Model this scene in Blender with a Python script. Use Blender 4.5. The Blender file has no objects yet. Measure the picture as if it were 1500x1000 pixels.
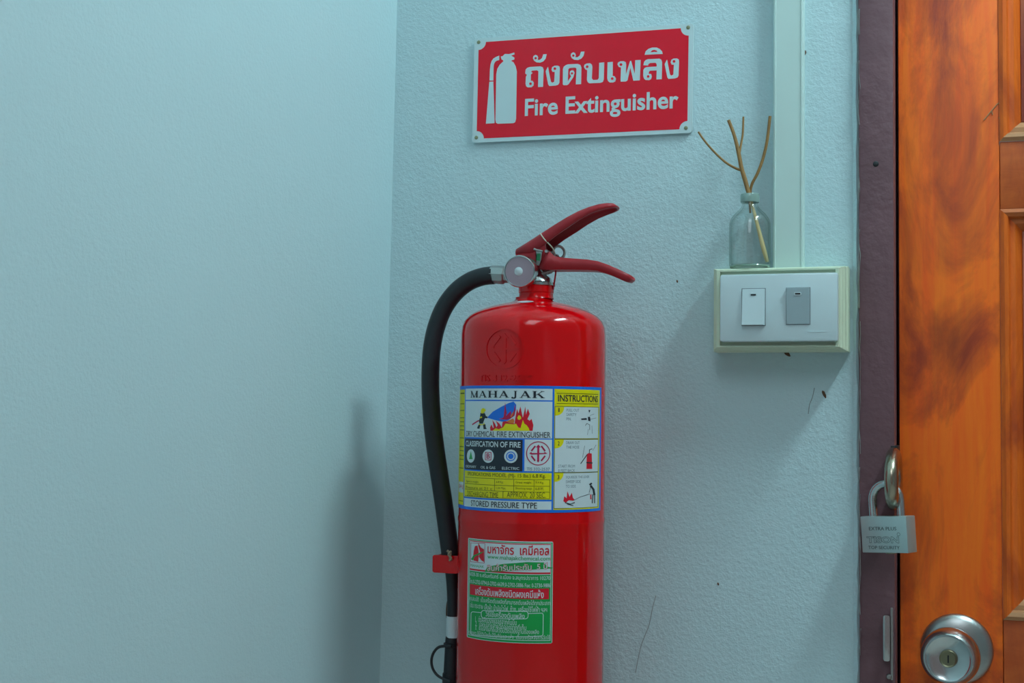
import bpy, bmesh, math, random
import numpy as np
from mathutils import Vector, Matrix

random.seed(7)
SC = bpy.context.scene
COL = SC.collection

# ------------------------------------------------------------------ camera
F_PX = 2000.0                      # focal length in pixels of the 1500x1000 frame
YAW, PITCH, ROLL = math.radians(18.5), math.atan(110 / 2000), 0.012
PLATE = Vector((0, -0.055, 1.36))  # centre of the switch plate
fw = Vector((-math.sin(YAW) * math.cos(PITCH), math.cos(YAW) * math.cos(PITCH), math.sin(PITCH)))
r0 = Vector((math.cos(YAW), math.sin(YAW), 0))
u0 = r0.cross(fw)
CR = r0 * math.cos(ROLL) + u0 * math.sin(ROLL)
CU = u0 * math.cos(ROLL) - r0 * math.sin(ROLL)


def ray(px, py):
    return fw + CR * ((px - 750) / F_PX) - CU * ((py - 500) / F_PX)


CAM = PLATE - ray(1139.5, 450) * (F_PX / 1431.4)
cd = bpy.data.cameras.new('camera')
cd.sensor_width = 36
cd.lens = 36 * F_PX / 1500
cd.clip_start = 0.02
cam = bpy.data.objects.new('camera', cd)
cam.matrix_world = Matrix((
    (CR.x, CU.x, -fw.x, CAM.x), (CR.y, CU.y, -fw.y, CAM.y), (CR.z, CU.z, -fw.z, CAM.z), (0, 0, 0, 1)))
COL.objects.link(cam)
SC.camera = cam


def P(px, py, y=0.0):
    """world point on the plane at distance y from the back wall"""
    d = ray(px, py)
    return CAM + d * ((y - CAM.y) / d.y)


# ------------------------------------------------------------------ world, exposure
w = bpy.data.worlds.new('night_air')
SC.world = w
w.use_nodes = True
w.node_tree.nodes['Background'].inputs[0].default_value = (1.12, 1.0, 1.02, 1)
w.node_tree.nodes['Background'].inputs[1].default_value = 0.15
SC.view_settings.view_transform = 'Standard'
SC.view_settings.look = 'None'
SC.view_settings.gamma = 1
SC.view_settings.use_curve_mapping = False
SC.view_settings.exposure = 0.0
LAMP_LOC = Vector((0.62, -0.38, 2.34))
LAMP_STRENGTH = 124.0
LAMP_COLOR = (0.69, 0.97, 1.04)
FILL_LOC = Vector((0.25, -1.9, 2.60))  # added ceiling fill panel, out of view
FILL_STRENGTH = 4.2
FILL_COLOR = (0.88, 0.98, 1.07)


# ------------------------------------------------------------------ materials
def lin(h):
    h = h.lstrip('#')
    out = []
    for i in (0, 2, 4):
        c = int(h[i:i + 2], 16) / 255
        out.append(c / 12.92 if c <= 0.04045 else ((c + 0.055) / 1.055) ** 2.4)
    return (*out, 1)


MATS = {}


def mat(name, col, rough=0.5, metal=0.0, vary=0.06, scale=60.0, bump=0.0, bscale=200.0, coat=0.0, spec=0.5, stretch=None, col2=None, mixscale=None):
    if name in MATS:
        return MATS[name]
    m = bpy.data.materials.new(name)
    m.use_nodes = True
    nt = m.node_tree
    b = nt.nodes['Principled BSDF']
    c = lin(col) if isinstance(col, str) else (*col, 1)
    tc = nt.nodes.new('ShaderNodeTexCoord')
    mp = nt.nodes.new('ShaderNodeMapping')
    if stretch:
        mp.inputs['Scale'].default_value = stretch
    nt.links.new(tc.outputs['Object'], mp.inputs['Vector'])
    n = nt.nodes.new('ShaderNodeTexNoise')
    n.inputs['Scale'].default_value = scale
    n.inputs['Detail'].default_value = 4
    nt.links.new(mp.outputs[0], n.inputs['Vector'])
    cr = nt.nodes.new('ShaderNodeMix')
    cr.data_type = 'RGBA'
    c2 = (lin(col2) if isinstance(col2, str) else None) or tuple(max(0, x * (1 - 2 * vary)) for x in c[:3]) + (1,)
    cr.inputs['A'].default_value = c
    cr.inputs['B'].default_value = c2
    nt.links.new(n.outputs['Fac'], cr.inputs['Factor'])
    nt.links.new(cr.outputs['Result'], b.inputs['Base Color'])
    b.inputs['Roughness'].default_value = rough
    b.inputs['Metallic'].default_value = metal
    b.inputs['Coat Weight'].default_value = coat
    b.inputs['Coat Roughness'].default_value = 0.06
    b.inputs['Specular IOR Level'].default_value = spec
    if bump:
        n2 = nt.nodes.new('ShaderNodeTexNoise')
        n2.inputs['Scale'].default_value = bscale
        n2.inputs['Detail'].default_value = 3
        nt.links.new(mp.outputs[0], n2.inputs['Vector'])
        bp = nt.nodes.new('ShaderNodeBump')
        bp.inputs['Strength'].default_value = 1
        bp.inputs['Distance'].default_value = bump
        nt.links.new(n2.outputs['Fac'], bp.inputs['Height'])
        nt.links.new(bp.outputs[0], b.inputs['Normal'])
    MATS[name] = m
    return m


def wood_mat(name, light, dark, deep, sx=30, sz=2.0, seed=0.0, knot=None, blotch_z=0.0):
    """varnished timber: long grain, blotchy stain, optional knot"""
    if name in MATS:
        return MATS[name]
    m = bpy.data.materials.new(name)
    m.use_nodes = True
    nt = m.node_tree
    N, Lk = nt.nodes, nt.links
    b = N['Principled BSDF']
    tc = N.new('ShaderNodeTexCoord')
    mp = N.new('ShaderNodeMapping')
    mp.inputs['Scale'].default_value = (sx, sx, sz)
    mp.inputs['Location'].default_value = (seed, seed * 1.7, seed * 0.3)
    Lk.new(tc.outputs['Object'], mp.inputs['Vector'])
    g = N.new('ShaderNodeTexNoise')
    g.inputs['Scale'].default_value = 3.0
    g.inputs['Detail'].default_value = 8
    g.inputs['Roughness'].default_value = 0.65
    g.inputs['Distortion'].default_value = 0.6
    Lk.new(mp.outputs[0], g.inputs['Vector'])
    mp2 = N.new('ShaderNodeMapping')
    mp2.inputs['Scale'].default_value = (8, 8, 4.2)
    mp2.inputs['Location'].default_value = (seed * 2.1 + 0.4, 0.2, seed + 0.77 + blotch_z)
    Lk.new(tc.outputs['Object'], mp2.inputs['Vector'])
    s = N.new('ShaderNodeTexNoise')
    s.inputs['Scale'].default_value = 1.3
    s.inputs['Detail'].default_value = 9
    s.inputs['Roughness'].default_value = 0.62
    s.inputs['Distortion'].default_value = 0.9
    Lk.new(mp2.outputs[0], s.inputs['Vector'])
    r1 = N.new('ShaderNodeValToRGB')
    r1.color_ramp.elements[0].position = 0.30
    r1.color_ramp.elements[0].color = lin(dark)
    r1.color_ramp.elements[1].position = 0.66
    r1.color_ramp.elements[1].color = lin(light)
    Lk.new(g.outputs['Fac'], r1.inputs[0])
    r2 = N.new('ShaderNodeMapRange')
    r2.inputs['From Min'].default_value = 0.44
    r2.inputs['From Max'].default_value = 0.66
    r2.inputs['To Max'].default_value = 1.0
    Lk.new(s.outputs['Fac'], r2.inputs['Value'])
    mx = N.new('ShaderNodeMix')
    mx.data_type = 'RGBA'
    Lk.new(r2.outputs[0], mx.inputs['Factor'])
    Lk.new(r1.outputs[0], mx.inputs['A'])
    mx.inputs['B'].default_value = lin(deep)
    col = mx.outputs['Result']
    if knot:
        sub = N.new('ShaderNodeMapping')
        kx, ky, kz, krx, krz = knot
        sub.inputs['Location'].default_value = (-kx / krx, 0, -kz / krz)
        sub.inputs['Scale'].default_value = (1 / krx, 0.01, 1 / krz)
        Lk.new(tc.outputs['Object'], sub.inputs['Vector'])
        wv = N.new('ShaderNodeTexNoise')
        wv.inputs['Scale'].default_value = 1.6
        Lk.new(sub.outputs[0], wv.inputs['Vector'])
        ln = N.new('ShaderNodeVectorMath')
        ln.operation = 'LENGTH'
        Lk.new(sub.outputs[0], ln.inputs[0])
        ad = N.new('ShaderNodeMath')
        ad.operation = 'ADD'
        Lk.new(ln.outputs['Value'], ad.inputs[0])
        Lk.new(wv.outputs['Fac'], ad.inputs[1])
        kr = N.new('ShaderNodeMapRange')
        kr.inputs['From Min'].default_value = 0.7
        kr.inputs['From Max'].default_value = 1.6
        kr.inputs['To Min'].default_value = 0.5
        kr.inputs['To Max'].default_value = 0.0
        Lk.new(ad.outputs[0], kr.inputs['Value'])
        mk = N.new('ShaderNodeMix')
        mk.data_type = 'RGBA'
        Lk.new(kr.outputs[0], mk.inputs['Factor'])
        Lk.new(col, mk.inputs['A'])
        mk.inputs['B'].default_value = lin('#5a2416')
        col = mk.outputs['Result']
    Lk.new(col, b.inputs['Base Color'])
    b.inputs['Roughness'].default_value = 0.42
    b.inputs['Specular IOR Level'].default_value = 0.4
    bp = N.new('ShaderNodeBump')
    bp.inputs['Distance'].default_value = 0.0004
    Lk.new(g.outputs['Fac'], bp.inputs['Height'])
    Lk.new(bp.outputs[0], b.inputs['Normal'])
    MATS[name] = m
    return m


def wall_mat(name, col, col2, rough=0.75, k=1.0):
    """painted cement render: fine stipple with soft blotches"""
    m = mat(name, col, rough, col2=col2, scale=3.0, spec=0.25)
    nt = m.node_tree
    b = nt.nodes['Principled BSDF']
    tc = nt.nodes['Texture Coordinate']
    n1 = nt.nodes.new('ShaderNodeTexNoise')
    n1.inputs['Scale'].default_value = 260
    n1.inputs['Detail'].default_value = 3
    n1.inputs['Roughness'].default_value = 0.6
    n2 = nt.nodes.new('ShaderNodeTexNoise')
    n2.inputs['Scale'].default_value = 34
    n2.inputs['Detail'].default_value = 2
    nt.links.new(tc.outputs['Object'], n1.inputs['Vector'])
    nt.links.new(tc.outputs['Object'], n2.inputs['Vector'])
    b1 = nt.nodes.new('ShaderNodeBump')
    b1.inputs['Distance'].default_value = 0.0010 * k
    nt.links.new(n1.outputs['Fac'], b1.inputs['Height'])
    b2 = nt.nodes.new('ShaderNodeBump')
    b2.inputs['Distance'].default_value = 0.0009 * k
    nt.links.new(n2.outputs['Fac'], b2.inputs['Height'])
    nt.links.new(b1.outputs[0], b2.inputs['Normal'])
    nt.links.new(b2.outputs[0], b.inputs['Normal'])
    return m


M_WALL = wall_mat('painted_render', '#c4dde2', '#bcd6da')
M_WALL2 = wall_mat('painted_render_smooth', '#c6dee2', '#bed8dc', k=0.55)
M_FLOOR = mat('floor_tile', '#e2e2da', 0.4, vary=0.03, scale=4)
M_CEIL = mat('ceiling_paint', '#e2e6e2', 0.8)
M_FRAME = mat('frame_paint', '#735158', 0.5, vary=0.16, scale=25, bump=0.0014, bscale=70, spec=0.4)
M_CAULK = mat('old_caulk', '#b9b7b4', 0.8, vary=0.25, scale=120, bump=0.0006)
M_RED = mat('red_enamel', '#d40008', 0.12, vary=0.03, scale=8, spec=0.5)
M_LEVER = mat('lever_red', '#a8222c', 0.42, vary=0.08, scale=90, spec=0.45)
M_CHROME = mat('chrome', '#c9cfcf', 0.2, metal=1.0, vary=0.04)
M_STEEL = mat('brushed_steel', '#b4b8b6', 0.34, metal=1.0, vary=0.08, scale=200, stretch=(1, 1, 9))
M_BRASS = mat('worn_nickel', '#b0a895', 0.26, metal=1.0, vary=0.10, scale=80)
M_RUBBER = mat('black_rubber', '#20242a', 0.42, vary=0.2, scale=60)
M_DIAL = mat('gauge_back', '#a99aa6', 0.35, vary=0.03)
M_WHITE = mat('white_plastic', '#ccdee2', 0.3, vary=0.02)
M_WHITE_DULL = mat('white_print', '#cfdee2', 0.32, vary=0.02)
M_CREAM = mat('cream_plastic', '#d2e0c6', 0.4, vary=0.04)
M_TRUNK = mat('trunking_plastic', '#c6ddd8', 0.38, vary=0.03, scale=10)
M_GREYSW = mat('grey_rocker', '#a6bac0', 0.35, vary=0.03)
M_DARK = mat('dark_slot', '#14181c', 0.6)
M_BLUE = mat('print_blue', '#1272e0', 0.32, vary=0.03)
M_YELLOW = mat('print_yellow', '#e6dc06', 0.32, vary=0.03)
M_BLACK = mat('print_black', '#202a38', 0.35, vary=0.05)
M_INK = mat('print_ink', '#1c2530', 0.4, vary=0.05)
M_INKSOFT = mat('print_ink_soft', '#5e7a86', 0.4, vary=0.05)
M_INKOLIVE = mat('print_ink_olive', '#5c6208', 0.4, vary=0.05)
M_MAROON = mat('print_maroon', '#b80f4c', 0.35, vary=0.03)
M_CRIMSON = mat('print_crimson', '#d8102c', 0.35, vary=0.03)
M_GREEN = mat('print_green', '#0ba04a', 0.32, vary=0.03)
M_PURPLE = mat('print_purple', '#7a4a9c', 0.35, vary=0.05)
M_ORANGE = mat('print_orange', '#e07a30', 0.35, vary=0.05)
M_SIGNRED = mat('sign_red', '#e60a2a', 0.12, vary=0.03, spec=0.4)
M_SIGNWHITE = mat('sign_white', '#c8dde0', 0.22, vary=0.02)
M_TWIG = mat('twig_bark', '#a87f48', 0.7, vary=0.25, scale=140, bump=0.0005, bscale=300)
M_TWIGPALE = mat('peeled_wood', '#dcc68c', 0.6, vary=0.12, scale=160)
M_STAIN = mat('droppings', '#6b4a34', 0.8, vary=0.3, scale=300)
M_CRACK = mat('crack_dark', '#8a979a', 0.9)
M_WIRE = mat('seal_wire', '#cdc7b4', 0.5, vary=0.1)
M_REDCORD = mat('red_cord', '#b5122c', 0.6)
M_GREENTAG = mat('green_tag', '#0d7a4a', 0.4)
M_BRASSCORE = mat('lock_core', '#8f8b70', 0.35, metal=0.9)


def glass_mat():
    m = bpy.data.materials.new('clear_glass')
    m.use_nodes = True
    nt = m.node_tree
    for n in list(nt.nodes):
        if n.type == 'BSDF_PRINCIPLED':
            nt.nodes.remove(n)
    out = nt.nodes['Material Output']
    t = nt.nodes.new('ShaderNodeBsdfTransparent')
    fc3 = nt.nodes.new('ShaderNodeLayerWeight')
    fc3.inputs['Blend'].default_value = 0.5
    p3 = nt.nodes.new('ShaderNodeMath')
    p3.operation = 'POWER'
    p3.inputs[1].default_value = 3.0
    nt.links.new(fc3.outputs['Facing'], p3.inputs[0])
    tm = nt.nodes.new('ShaderNodeMix')          # longer path through the wall of the glass at its rim
    tm.data_type = 'RGBA'
    tm.inputs['A'].default_value = (0.985, 0.99, 0.985, 1)
    tm.inputs['B'].default_value = (0.55, 0.65, 0.60, 1)
    nt.links.new(p3.outputs[0], tm.inputs['Factor'])
    nt.links.new(tm.outputs['Result'], t.inputs[0])
    g = nt.nodes.new('ShaderNodeBsdfGlossy')
    g.inputs['Roughness'].default_value = 0.03
    fc = nt.nodes.new('ShaderNodeLayerWeight')
    fc.inputs['Blend'].default_value = 0.5
    pw_ = nt.nodes.new('ShaderNodeMath')
    pw_.operation = 'POWER'
    pw_.inputs[1].default_value = 4.0
    nt.links.new(fc.outputs['Facing'], pw_.inputs[0])
    lw = nt.nodes.new('ShaderNodeMath')
    lw.operation = 'MULTIPLY_ADD'
    lw.inputs[1].default_value = 0.5
    lw.inputs[2].default_value = 0.05
    nt.links.new(pw_.outputs[0], lw.inputs[0])
    mx = nt.nodes.new('ShaderNodeMixShader')
    nt.links.new(lw.outputs[0], mx.inputs[0])
    nt.links.new(t.outputs[0], mx.inputs[1])
    nt.links.new(g.outputs[0], mx.inputs[2])
    nt.links.new(mx.outputs[0], out.inputs[0])
    return m


M_GLASS = glass_mat()


def emit_mat(name, col, s):
    m = bpy.data.materials.new(name)
    m.use_nodes = True
    b = m.node_tree.nodes['Principled BSDF']
    b.inputs['Base Color'].default_value = (0.8, 0.8, 0.8, 1)
    b.inputs['Emission Color'].default_value = (*col, 1)
    b.inputs['Emission Strength'].default_value = s
    return m


# ------------------------------------------------------------------ object helpers
WLOC = {}


def obj(name, bm, material, parent=None, label=None, cat=None, group=None, kind=None, smooth=None, bevel=0.0, solid=0.0):
    """link a world-space bmesh as one mesh object with its origin at its base"""
    bm.normal_update()
    if bevel:
        bmesh.ops.bevel(bm, geom=[e for e in bm.edges if len(e.link_faces) == 2 and e.calc_face_angle(0) > 0.6],
                        offset=bevel, segments=2, profile=0.6, affect='EDGES', clamp_overlap=True)
    bm.normal_update()
    co = [v.co for v in bm.verts]
    lo = Vector([min(c[i] for c in co) for i in range(3)])
    hi = Vector([max(c[i] for c in co) for i in range(3)])
    o_ = Vector(((lo.x + hi.x) / 2, (lo.y + hi.y) / 2, lo.z))
    for v in bm.verts:
        v.co -= o_
    me = bpy.data.meshes.new(name)
    if smooth is not None:
        for f in bm.faces:
            f.smooth = True
        for e in bm.edges:
            if len(e.link_faces) == 2 and e.calc_face_angle(0) > smooth:
                e.smooth = False
    bm.to_mesh(me)
    bm.free()
    me.materials.append(material)
    ob = bpy.data.objects.new(name, me)
    COL.objects.link(ob)
    WLOC[ob.name] = o_
    if parent:
        ob.parent = parent
        ob.location = o_ - WLOC[parent.name]
    else:
        ob.location = o_
    tag(ob, label, cat, group, kind)
    if solid:
        md = ob.modifiers.new('thickness', 'SOLIDIFY')
        md.thickness = solid
        md.offset = 0
    return ob


def tag(o, label=None, cat=None, group=None, kind=None):
    if label:
        o['label'] = label
    if cat:
        o['category'] = cat
    if group:
        o['group'] = group
    if kind:
        o['kind'] = kind
    return o


def thing(name, loc, label=None, cat=None, group=None, kind=None):
    o = bpy.data.objects.new(name, None)
    o.empty_display_size = 0.05
    COL.objects.link(o)
    o.location = loc
    WLOC[o.name] = Vector(loc)
    return tag(o, label, cat, group, kind)


def NB():
    return bmesh.new()


def box(bm, x0, x1, y0, y1, z0, z1):
    v = [bm.verts.new((x, y, z)) for x in (x0, x1) for y in (y0, y1) for z in (z0, z1)]
    for q in ((0, 1, 3, 2), (4, 6, 7, 5), (0, 4, 5, 1), (2, 3, 7, 6), (0, 2, 6, 4), (1, 5, 7, 3)):
        bm.faces.new([v[i] for i in q])
    bmesh.ops.recalc_face_normals(bm, faces=bm.faces)
    return bm


def prism(bm, pts, y0, y1):
    """extrude world (x,z) outline between two depths"""
    a = [bm.verts.new((p[0], y0, p[1])) for p in pts]
    b = [bm.verts.new((p[0], y1, p[1])) for p in pts]
    n = len(pts)
    for i in range(n):
        bm.faces.new((a[i], a[(i + 1) % n], b[(i + 1) % n], b[i]))
    bmesh.ops.triangulate(bm, faces=[bm.faces.new(a), bm.faces.new(b[::-1])])
    bmesh.ops.recalc_face_normals(bm, faces=bm.faces)
    return bm


def lathe(bm, prof, origin, axis=Vector((0, 0, 1)), seg=48, close=False):
    axis = axis.normalized()
    t = Vector((1, 0, 0)) if abs(axis.x) < 0.9 else Vector((0, 1, 0))
    e1 = (t - axis * t.dot(axis)).normalized()
    e2 = axis.cross(e1)
    rings = []
    for r, h in prof:
        if r < 1e-7:
            rings.append([bm.verts.new(origin + axis * h)])
        else:
            rings.append([bm.verts.new(origin + axis * h + (e1 * math.cos(2 * math.pi * k / seg) + e2 * math.sin(2 * math.pi * k / seg)) * r) for k in range(seg)])
    pairs = list(zip(rings, rings[1:])) + ([(rings[-1], rings[0])] if close else [])
    for A, B in pairs:
        for k in range(seg):
            k2 = (k + 1) % seg
            if len(A) == 1 and len(B) == 1:
                continue
            if len(A) == 1:
                bm.faces.new((A[0], B[k2], B[k]))
            elif len(B) == 1:
                bm.faces.new((A[k], A[k2], B[0]))
            else:
                bm.faces.new((A[k], A[k2], B[k2], B[k]))
    bmesh.ops.recalc_face_normals(bm, faces=bm.faces)
    return bm


def smoothpath(pts, n=8):
    """Catmull-Rom through points (Vector) ; extra values allowed as tuples (Vector, radius)"""
    out = []
    for i in range(len(pts) - 1):
        p0 = pts[max(i - 1, 0)]
        p1, p2 = pts[i], pts[i + 1]
        p3 = pts[min(i + 2, len(pts) - 1)]
        for k in range(n):
            t = k / n
            def cr(a, b, c, d):
                return 0.5 * ((2 * b) + (c - a) * t + (2 * a - 5 * b + 4 * c - d) * t * t + (3 * b - a - 3 * c + d) * t ** 3)
            out.append((cr(p0[0], p1[0], p2[0], p3[0]), cr(p0[1], p1[1], p2[1], p3[1])))
    out.append(pts[-1])
    return out


def tube(bm, path, seg=12, cap=True, closed=False):
    """path: list of (Vector, radius)"""
    rings = []
    n = len(path)
    prev = None
    for i, (p, r) in enumerate(path):
        a = path[(i - 1) % n][0] if (i > 0 or closed) else p
        b = path[(i + 1) % n][0] if (i < n - 1 or closed) else p
        d = (b - a).normalized()
        if prev is None:
            t = Vector((0, 1, 0)) if abs(d.y) < 0.9 else Vector((1, 0, 0))
        else:
            t = prev
        e1 = (t - d * t.dot(d)).normalized()
        prev = e1
        e2 = d.cross(e1)
        rings.append([bm.verts.new(p + (e1 * math.cos(2 * math.pi * k / seg) + e2 * math.sin(2 * math.pi * k / seg)) * r) for k in range(seg)])
    prs = list(zip(rings, rings[1:])) + ([(rings[-1], rings[0])] if closed else [])
    for A, B in prs:
        for k in range(seg):
            bm.faces.new((A[k], A[(k + 1) % seg], B[(k + 1) % seg], B[k]))
    if cap and not closed:
        bm.faces.new(rings[0][::-1])
        bm.faces.new(rings[-1])
    bmesh.ops.recalc_face_normals(bm, faces=bm.faces)
    return bm


def pxtube(bm, pts, y, r, seg=10, n=6):
    """tube through pixel points (px,py[,dy[,r]]) lying at depth y"""
    path = []
    for p in pts:
        yy = y + (p[2] if len(p) > 2 else 0)
        rr = p[3] if len(p) > 3 else r
        path.append((P(p[0], p[1], yy), rr))
    return tube(bm, smoothpath(path, n), seg)


# ---- flat lettering
def text2d(s, offset=0.0, res=3, spacing=1.0, heavy=0.0):
    c = bpy.data.curves.new('tmp', 'FONT')
    c.body = s
    c.resolution_u = res
    c.space_character = spacing
    c.offset = heavy
    c.fill_mode = 'FRONT'
    o = bpy.data.objects.new('tmp', c)
    COL.objects.link(o)
    dg = bpy.context.evaluated_depsgraph_get()
    dg.update()
    me = bpy.data.meshes.new_from_object(o.evaluated_get(dg))
    vs = np.array([v.co[:2] for v in me.vertices])
    mesh2d.base = len(vs)
    fs = [tuple(p.vertices) for p in me.polygons]
    bpy.data.objects.remove(o)
    bpy.data.curves.remove(c)
    bpy.data.meshes.remove(me)
    if offset:
        n0 = len(vs)
        sh_ = [(-1, 0), (1, 0)] if offset < 0.015 else [(-1, 0), (1, 0), (-.7, -.7), (.7, -.7), (-.7, .7), (.7, .7), (0, -1), (0, 1)]
        vs = np.concatenate([vs] + [vs + np.array(d_) * offset for d_ in sh_])
        fs = [tuple(i_ + n0 * k_ for i_ in f_) for k_ in range(len(sh_) + 1) for f_ in fs]
    lo, hi = vs.min(0), vs.max(0)
    return (vs - lo) / (hi - lo), fs


def mesh2d(vs, fs):
    bm = NB()
    n0 = len(vs) // max(1, round(len(vs) / max(1, mesh2d.base or len(vs))))
    bv = [bm.verts.new((a, b, 4e-6 * (i // n0))) for i, (a, b) in enumerate(vs)]
    for f in fs:
        try:
            bm.faces.new([bv[i] for i in f])
        except ValueError:
            pass
    return bm


mesh2d.base = 0


def poly2d(*polys):
    bm = NB()
    for i, pts in enumerate(polys):
        f = bm.faces.new([bm.verts.new((a, b, 1.2e-6 * (i % 24))) for a, b in pts])
        bmesh.ops.triangulate(bm, faces=[f])
    return bm


def stroke(pts, wd, closed=False):
    """2D band of width wd along a polyline, as a list of quads"""
    out = []
    n = len(pts)
    rng = range(n) if closed else range(n - 1)
    for i in rng:
        a, b = np.array(pts[i], float), np.array(pts[(i + 1) % n], float)
        d = b - a
        L = np.hypot(*d)
        if L == 0:
            continue
        d /= L
        nrm = np.array([-d[1], d[0]]) * wd / 2
        e = d * wd * 0.3
        out.append([tuple(a - e + nrm), tuple(a - e - nrm), tuple(b + e - nrm), tuple(b + e + nrm)])
    return out


def circ(cx, cy, r, n=32, a0=0, a1=360, ry=None):
    ry = ry or r
    full = abs(a1 - a0) >= 360
    return [(cx + r * math.cos(math.radians(a0 + (a1 - a0) * k / (n if full else n - 1))),
             cy + ry * math.sin(math.radians(a0 + (a1 - a0) * k / (n if full else n - 1)))) for k in range(n)]


def ring2d(cx, cy, ro, ri, n=40, sy=1.0):
    a, b = circ(cx, cy, ro, n, ry=ro * sy), circ(cx, cy, ri, n, ry=ri * sy)
    return [[a[k], a[(k + 1) % n], b[(k + 1) % n], b[k]] for k in range(n)]


def roundrect(x0, y0, x1, y1, r, n=6):
    out = []
    for cx, cy, a in ((x1 - r, y1 - r, 0), (x0 + r, y1 - r, 90), (x0 + r, y0 + r, 180), (x1 - r, y0 + r, 270)):
        out += [(cx + r * math.cos(math.radians(a + 90 * k / n)), cy + r * math.sin(math.radians(a + 90 * k / n))) for k in range(n + 1)]
    return out


# ================================================================== THE SETTING
XC = P(569, 500, 0).x                  # room corner
ZC = P(569, 500, 0).z
LEAN = 0.0095
ZTOP = 2.62
XF0 = P(1259, 500, 0).x                # door frame: outer edge
XF1 = P(1310, 500, -0.008).x           # door frame: inner edge
XR = XF1 + 0.82 + 0.045                # far side of the frame
YD = 0.032                             # front of the door leaf
ZDOOR = 2.02

bm = NB()
box(bm, XC - 0.4, 2.6, -3.4, 0.12, -0.05, 0.0)
obj('floor', bm, M_FLOOR, kind='structure')
bm = NB()
box(bm, XC - 0.4, 2.6, -3.4, 0.12, ZTOP, ZTOP + 0.05)
obj('ceiling', bm, M_CEIL, kind='structure')

# left wall, very slightly out of plumb
bm = NB()
xa, xb = XC + LEAN * (0 - ZC), XC + LEAN * (ZTOP - ZC)
YL = -3.4
pts = [(xa, 0), (xb, ZTOP), (xb - 0.14, ZTOP), (xa - 0.14, 0)]
prism(bm, pts, YL, 0.12)
obj('wall_left', bm, M_WALL2, kind='structure')
# back wall in one piece round the door opening
bm = NB()
xr_out = 2.1
for a in ((XC - 0.02, XF0 + 0.004, 0, ZTOP), (XF0 + 0.004, XR, ZDOOR + 0.05, ZTOP), (XR, xr_out, 0, ZTOP)):
    box(bm, a[0], a[1], 0, 0.12, a[2], a[3])
wall_back = obj('wall_back', bm, M_WALL, kind='structure')
bm = NB()
ax0, ay0 = P(779, 700, -0.108).x, -0.108
cdir = math.atan2(CAM.x - ax0, -(CAM.y - ay0))
fx0, fx1 = ax0 + 2.55 * math.tan(cdir + math.radians(17)), ax0 + 2.55 * math.tan(cdir + math.radians(39))
box(bm, fx0, fx1, -2.80, -2.66, 0, ZTOP)  # unseen wall strip added so the cylinder mirrors a paler band
obj('wall_reflection_strip', bm, M_WALL, kind='structure')
# plaster reveal beside the frame
bm = NB()
rag = random.Random(3)
pts = []
zz = np.linspace(0.02, ZDOOR + 0.04, 150)
L_ = [(XF0 - 0.0065 + rag.uniform(-.0006, .0006), z) for z in zz]
R_ = [(XF0 + 0.0005 + rag.uniform(-.0008, .0010), z) for z in zz]
va = [bm.verts.new((x, -0.0005, z)) for x, z in L_]
vb = [bm.verts.new((x - 0.003, -0.0045 + rag.uniform(-.0007, .0007), z)) for x, z in R_]
vc = [bm.verts.new((x, -0.0015, z)) for x, z in R_]
for i in range(len(zz) - 1):
    bm.faces.new((va[i], vb[i], vb[i + 1], va[i + 1]))
    bm.faces.new((vb[i], vc[i], vc[i + 1], vb[i + 1]))
obj('plaster_fillet', bm, M_WALL, wall_back, smooth=1.0)
bm = NB()
va = [bm.verts.new((XF0 - 0.0006 + rag.uniform(-.0007, .0005), -0.0048, z)) for z in zz]
vb = [bm.verts.new((XF0 + 0.0012 + rag.uniform(-.0008, .0012), -0.0105, z)) for z in zz]
for i in range(len(zz) - 1):
    if rag.random() < 0.8:
        bm.faces.new((va[i], vb[i], vb[i + 1], va[i + 1]))
obj('paint_edge', bm, M_CAULK, wall_back)

# small marks on the wall: droppings and hairline cracks
for (mx, my, ln_, wd_, an) in ((1179, 77, 9, 4, 95), (1153, 518, 12, 6, 35), (1207, 577, 13, 5, 65), (1052, 855, 5, 3, 70), (992, 412, 5, 3, 80), (655, 892, 30, 5, 92), (183, 765, 5, 3, 90)):
    c = P(mx, my, -0.0004)
    if mx < 560:
        continue
    k = 1 / 1430
    bm = NB()
    top = bm.verts.new(c + Vector((0, -0.0014, 0)))
    rim = []
    for j in range(12):
        a = 2 * math.pi * j / 12
        e = Vector((math.cos(a) * ln_ / 2 * k * rag.uniform(.8, 1.1), 0, math.sin(a) * wd_ / 2 * k * rag.uniform(.8, 1.1)))
        ca, sa = math.cos(math.radians(-an)), math.sin(math.radians(-an))
        rim.append(bm.verts.new(c + Vector((e.x * ca - e.z * sa, 0.0003, e.x * sa + e.z * ca))))
    for j in range(12):
        bm.faces.new((top, rim[j], rim[(j + 1) % 12]))
    obj('wall_mark', bm, M_STAIN, wall_back, smooth=3)
for pts in (((1193, 568), (1190, 582), (1186, 592), (1184, 606)), ((961, 872), (956, 890), (951, 915), (945, 930), (938, 950), (931, 985))):
    bm = NB()
    pxtube(bm, pts, -0.0001, 0.00045, seg=5, n=3)
    obj('hairline_crack', bm, M_CRACK, wall_back)

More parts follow.
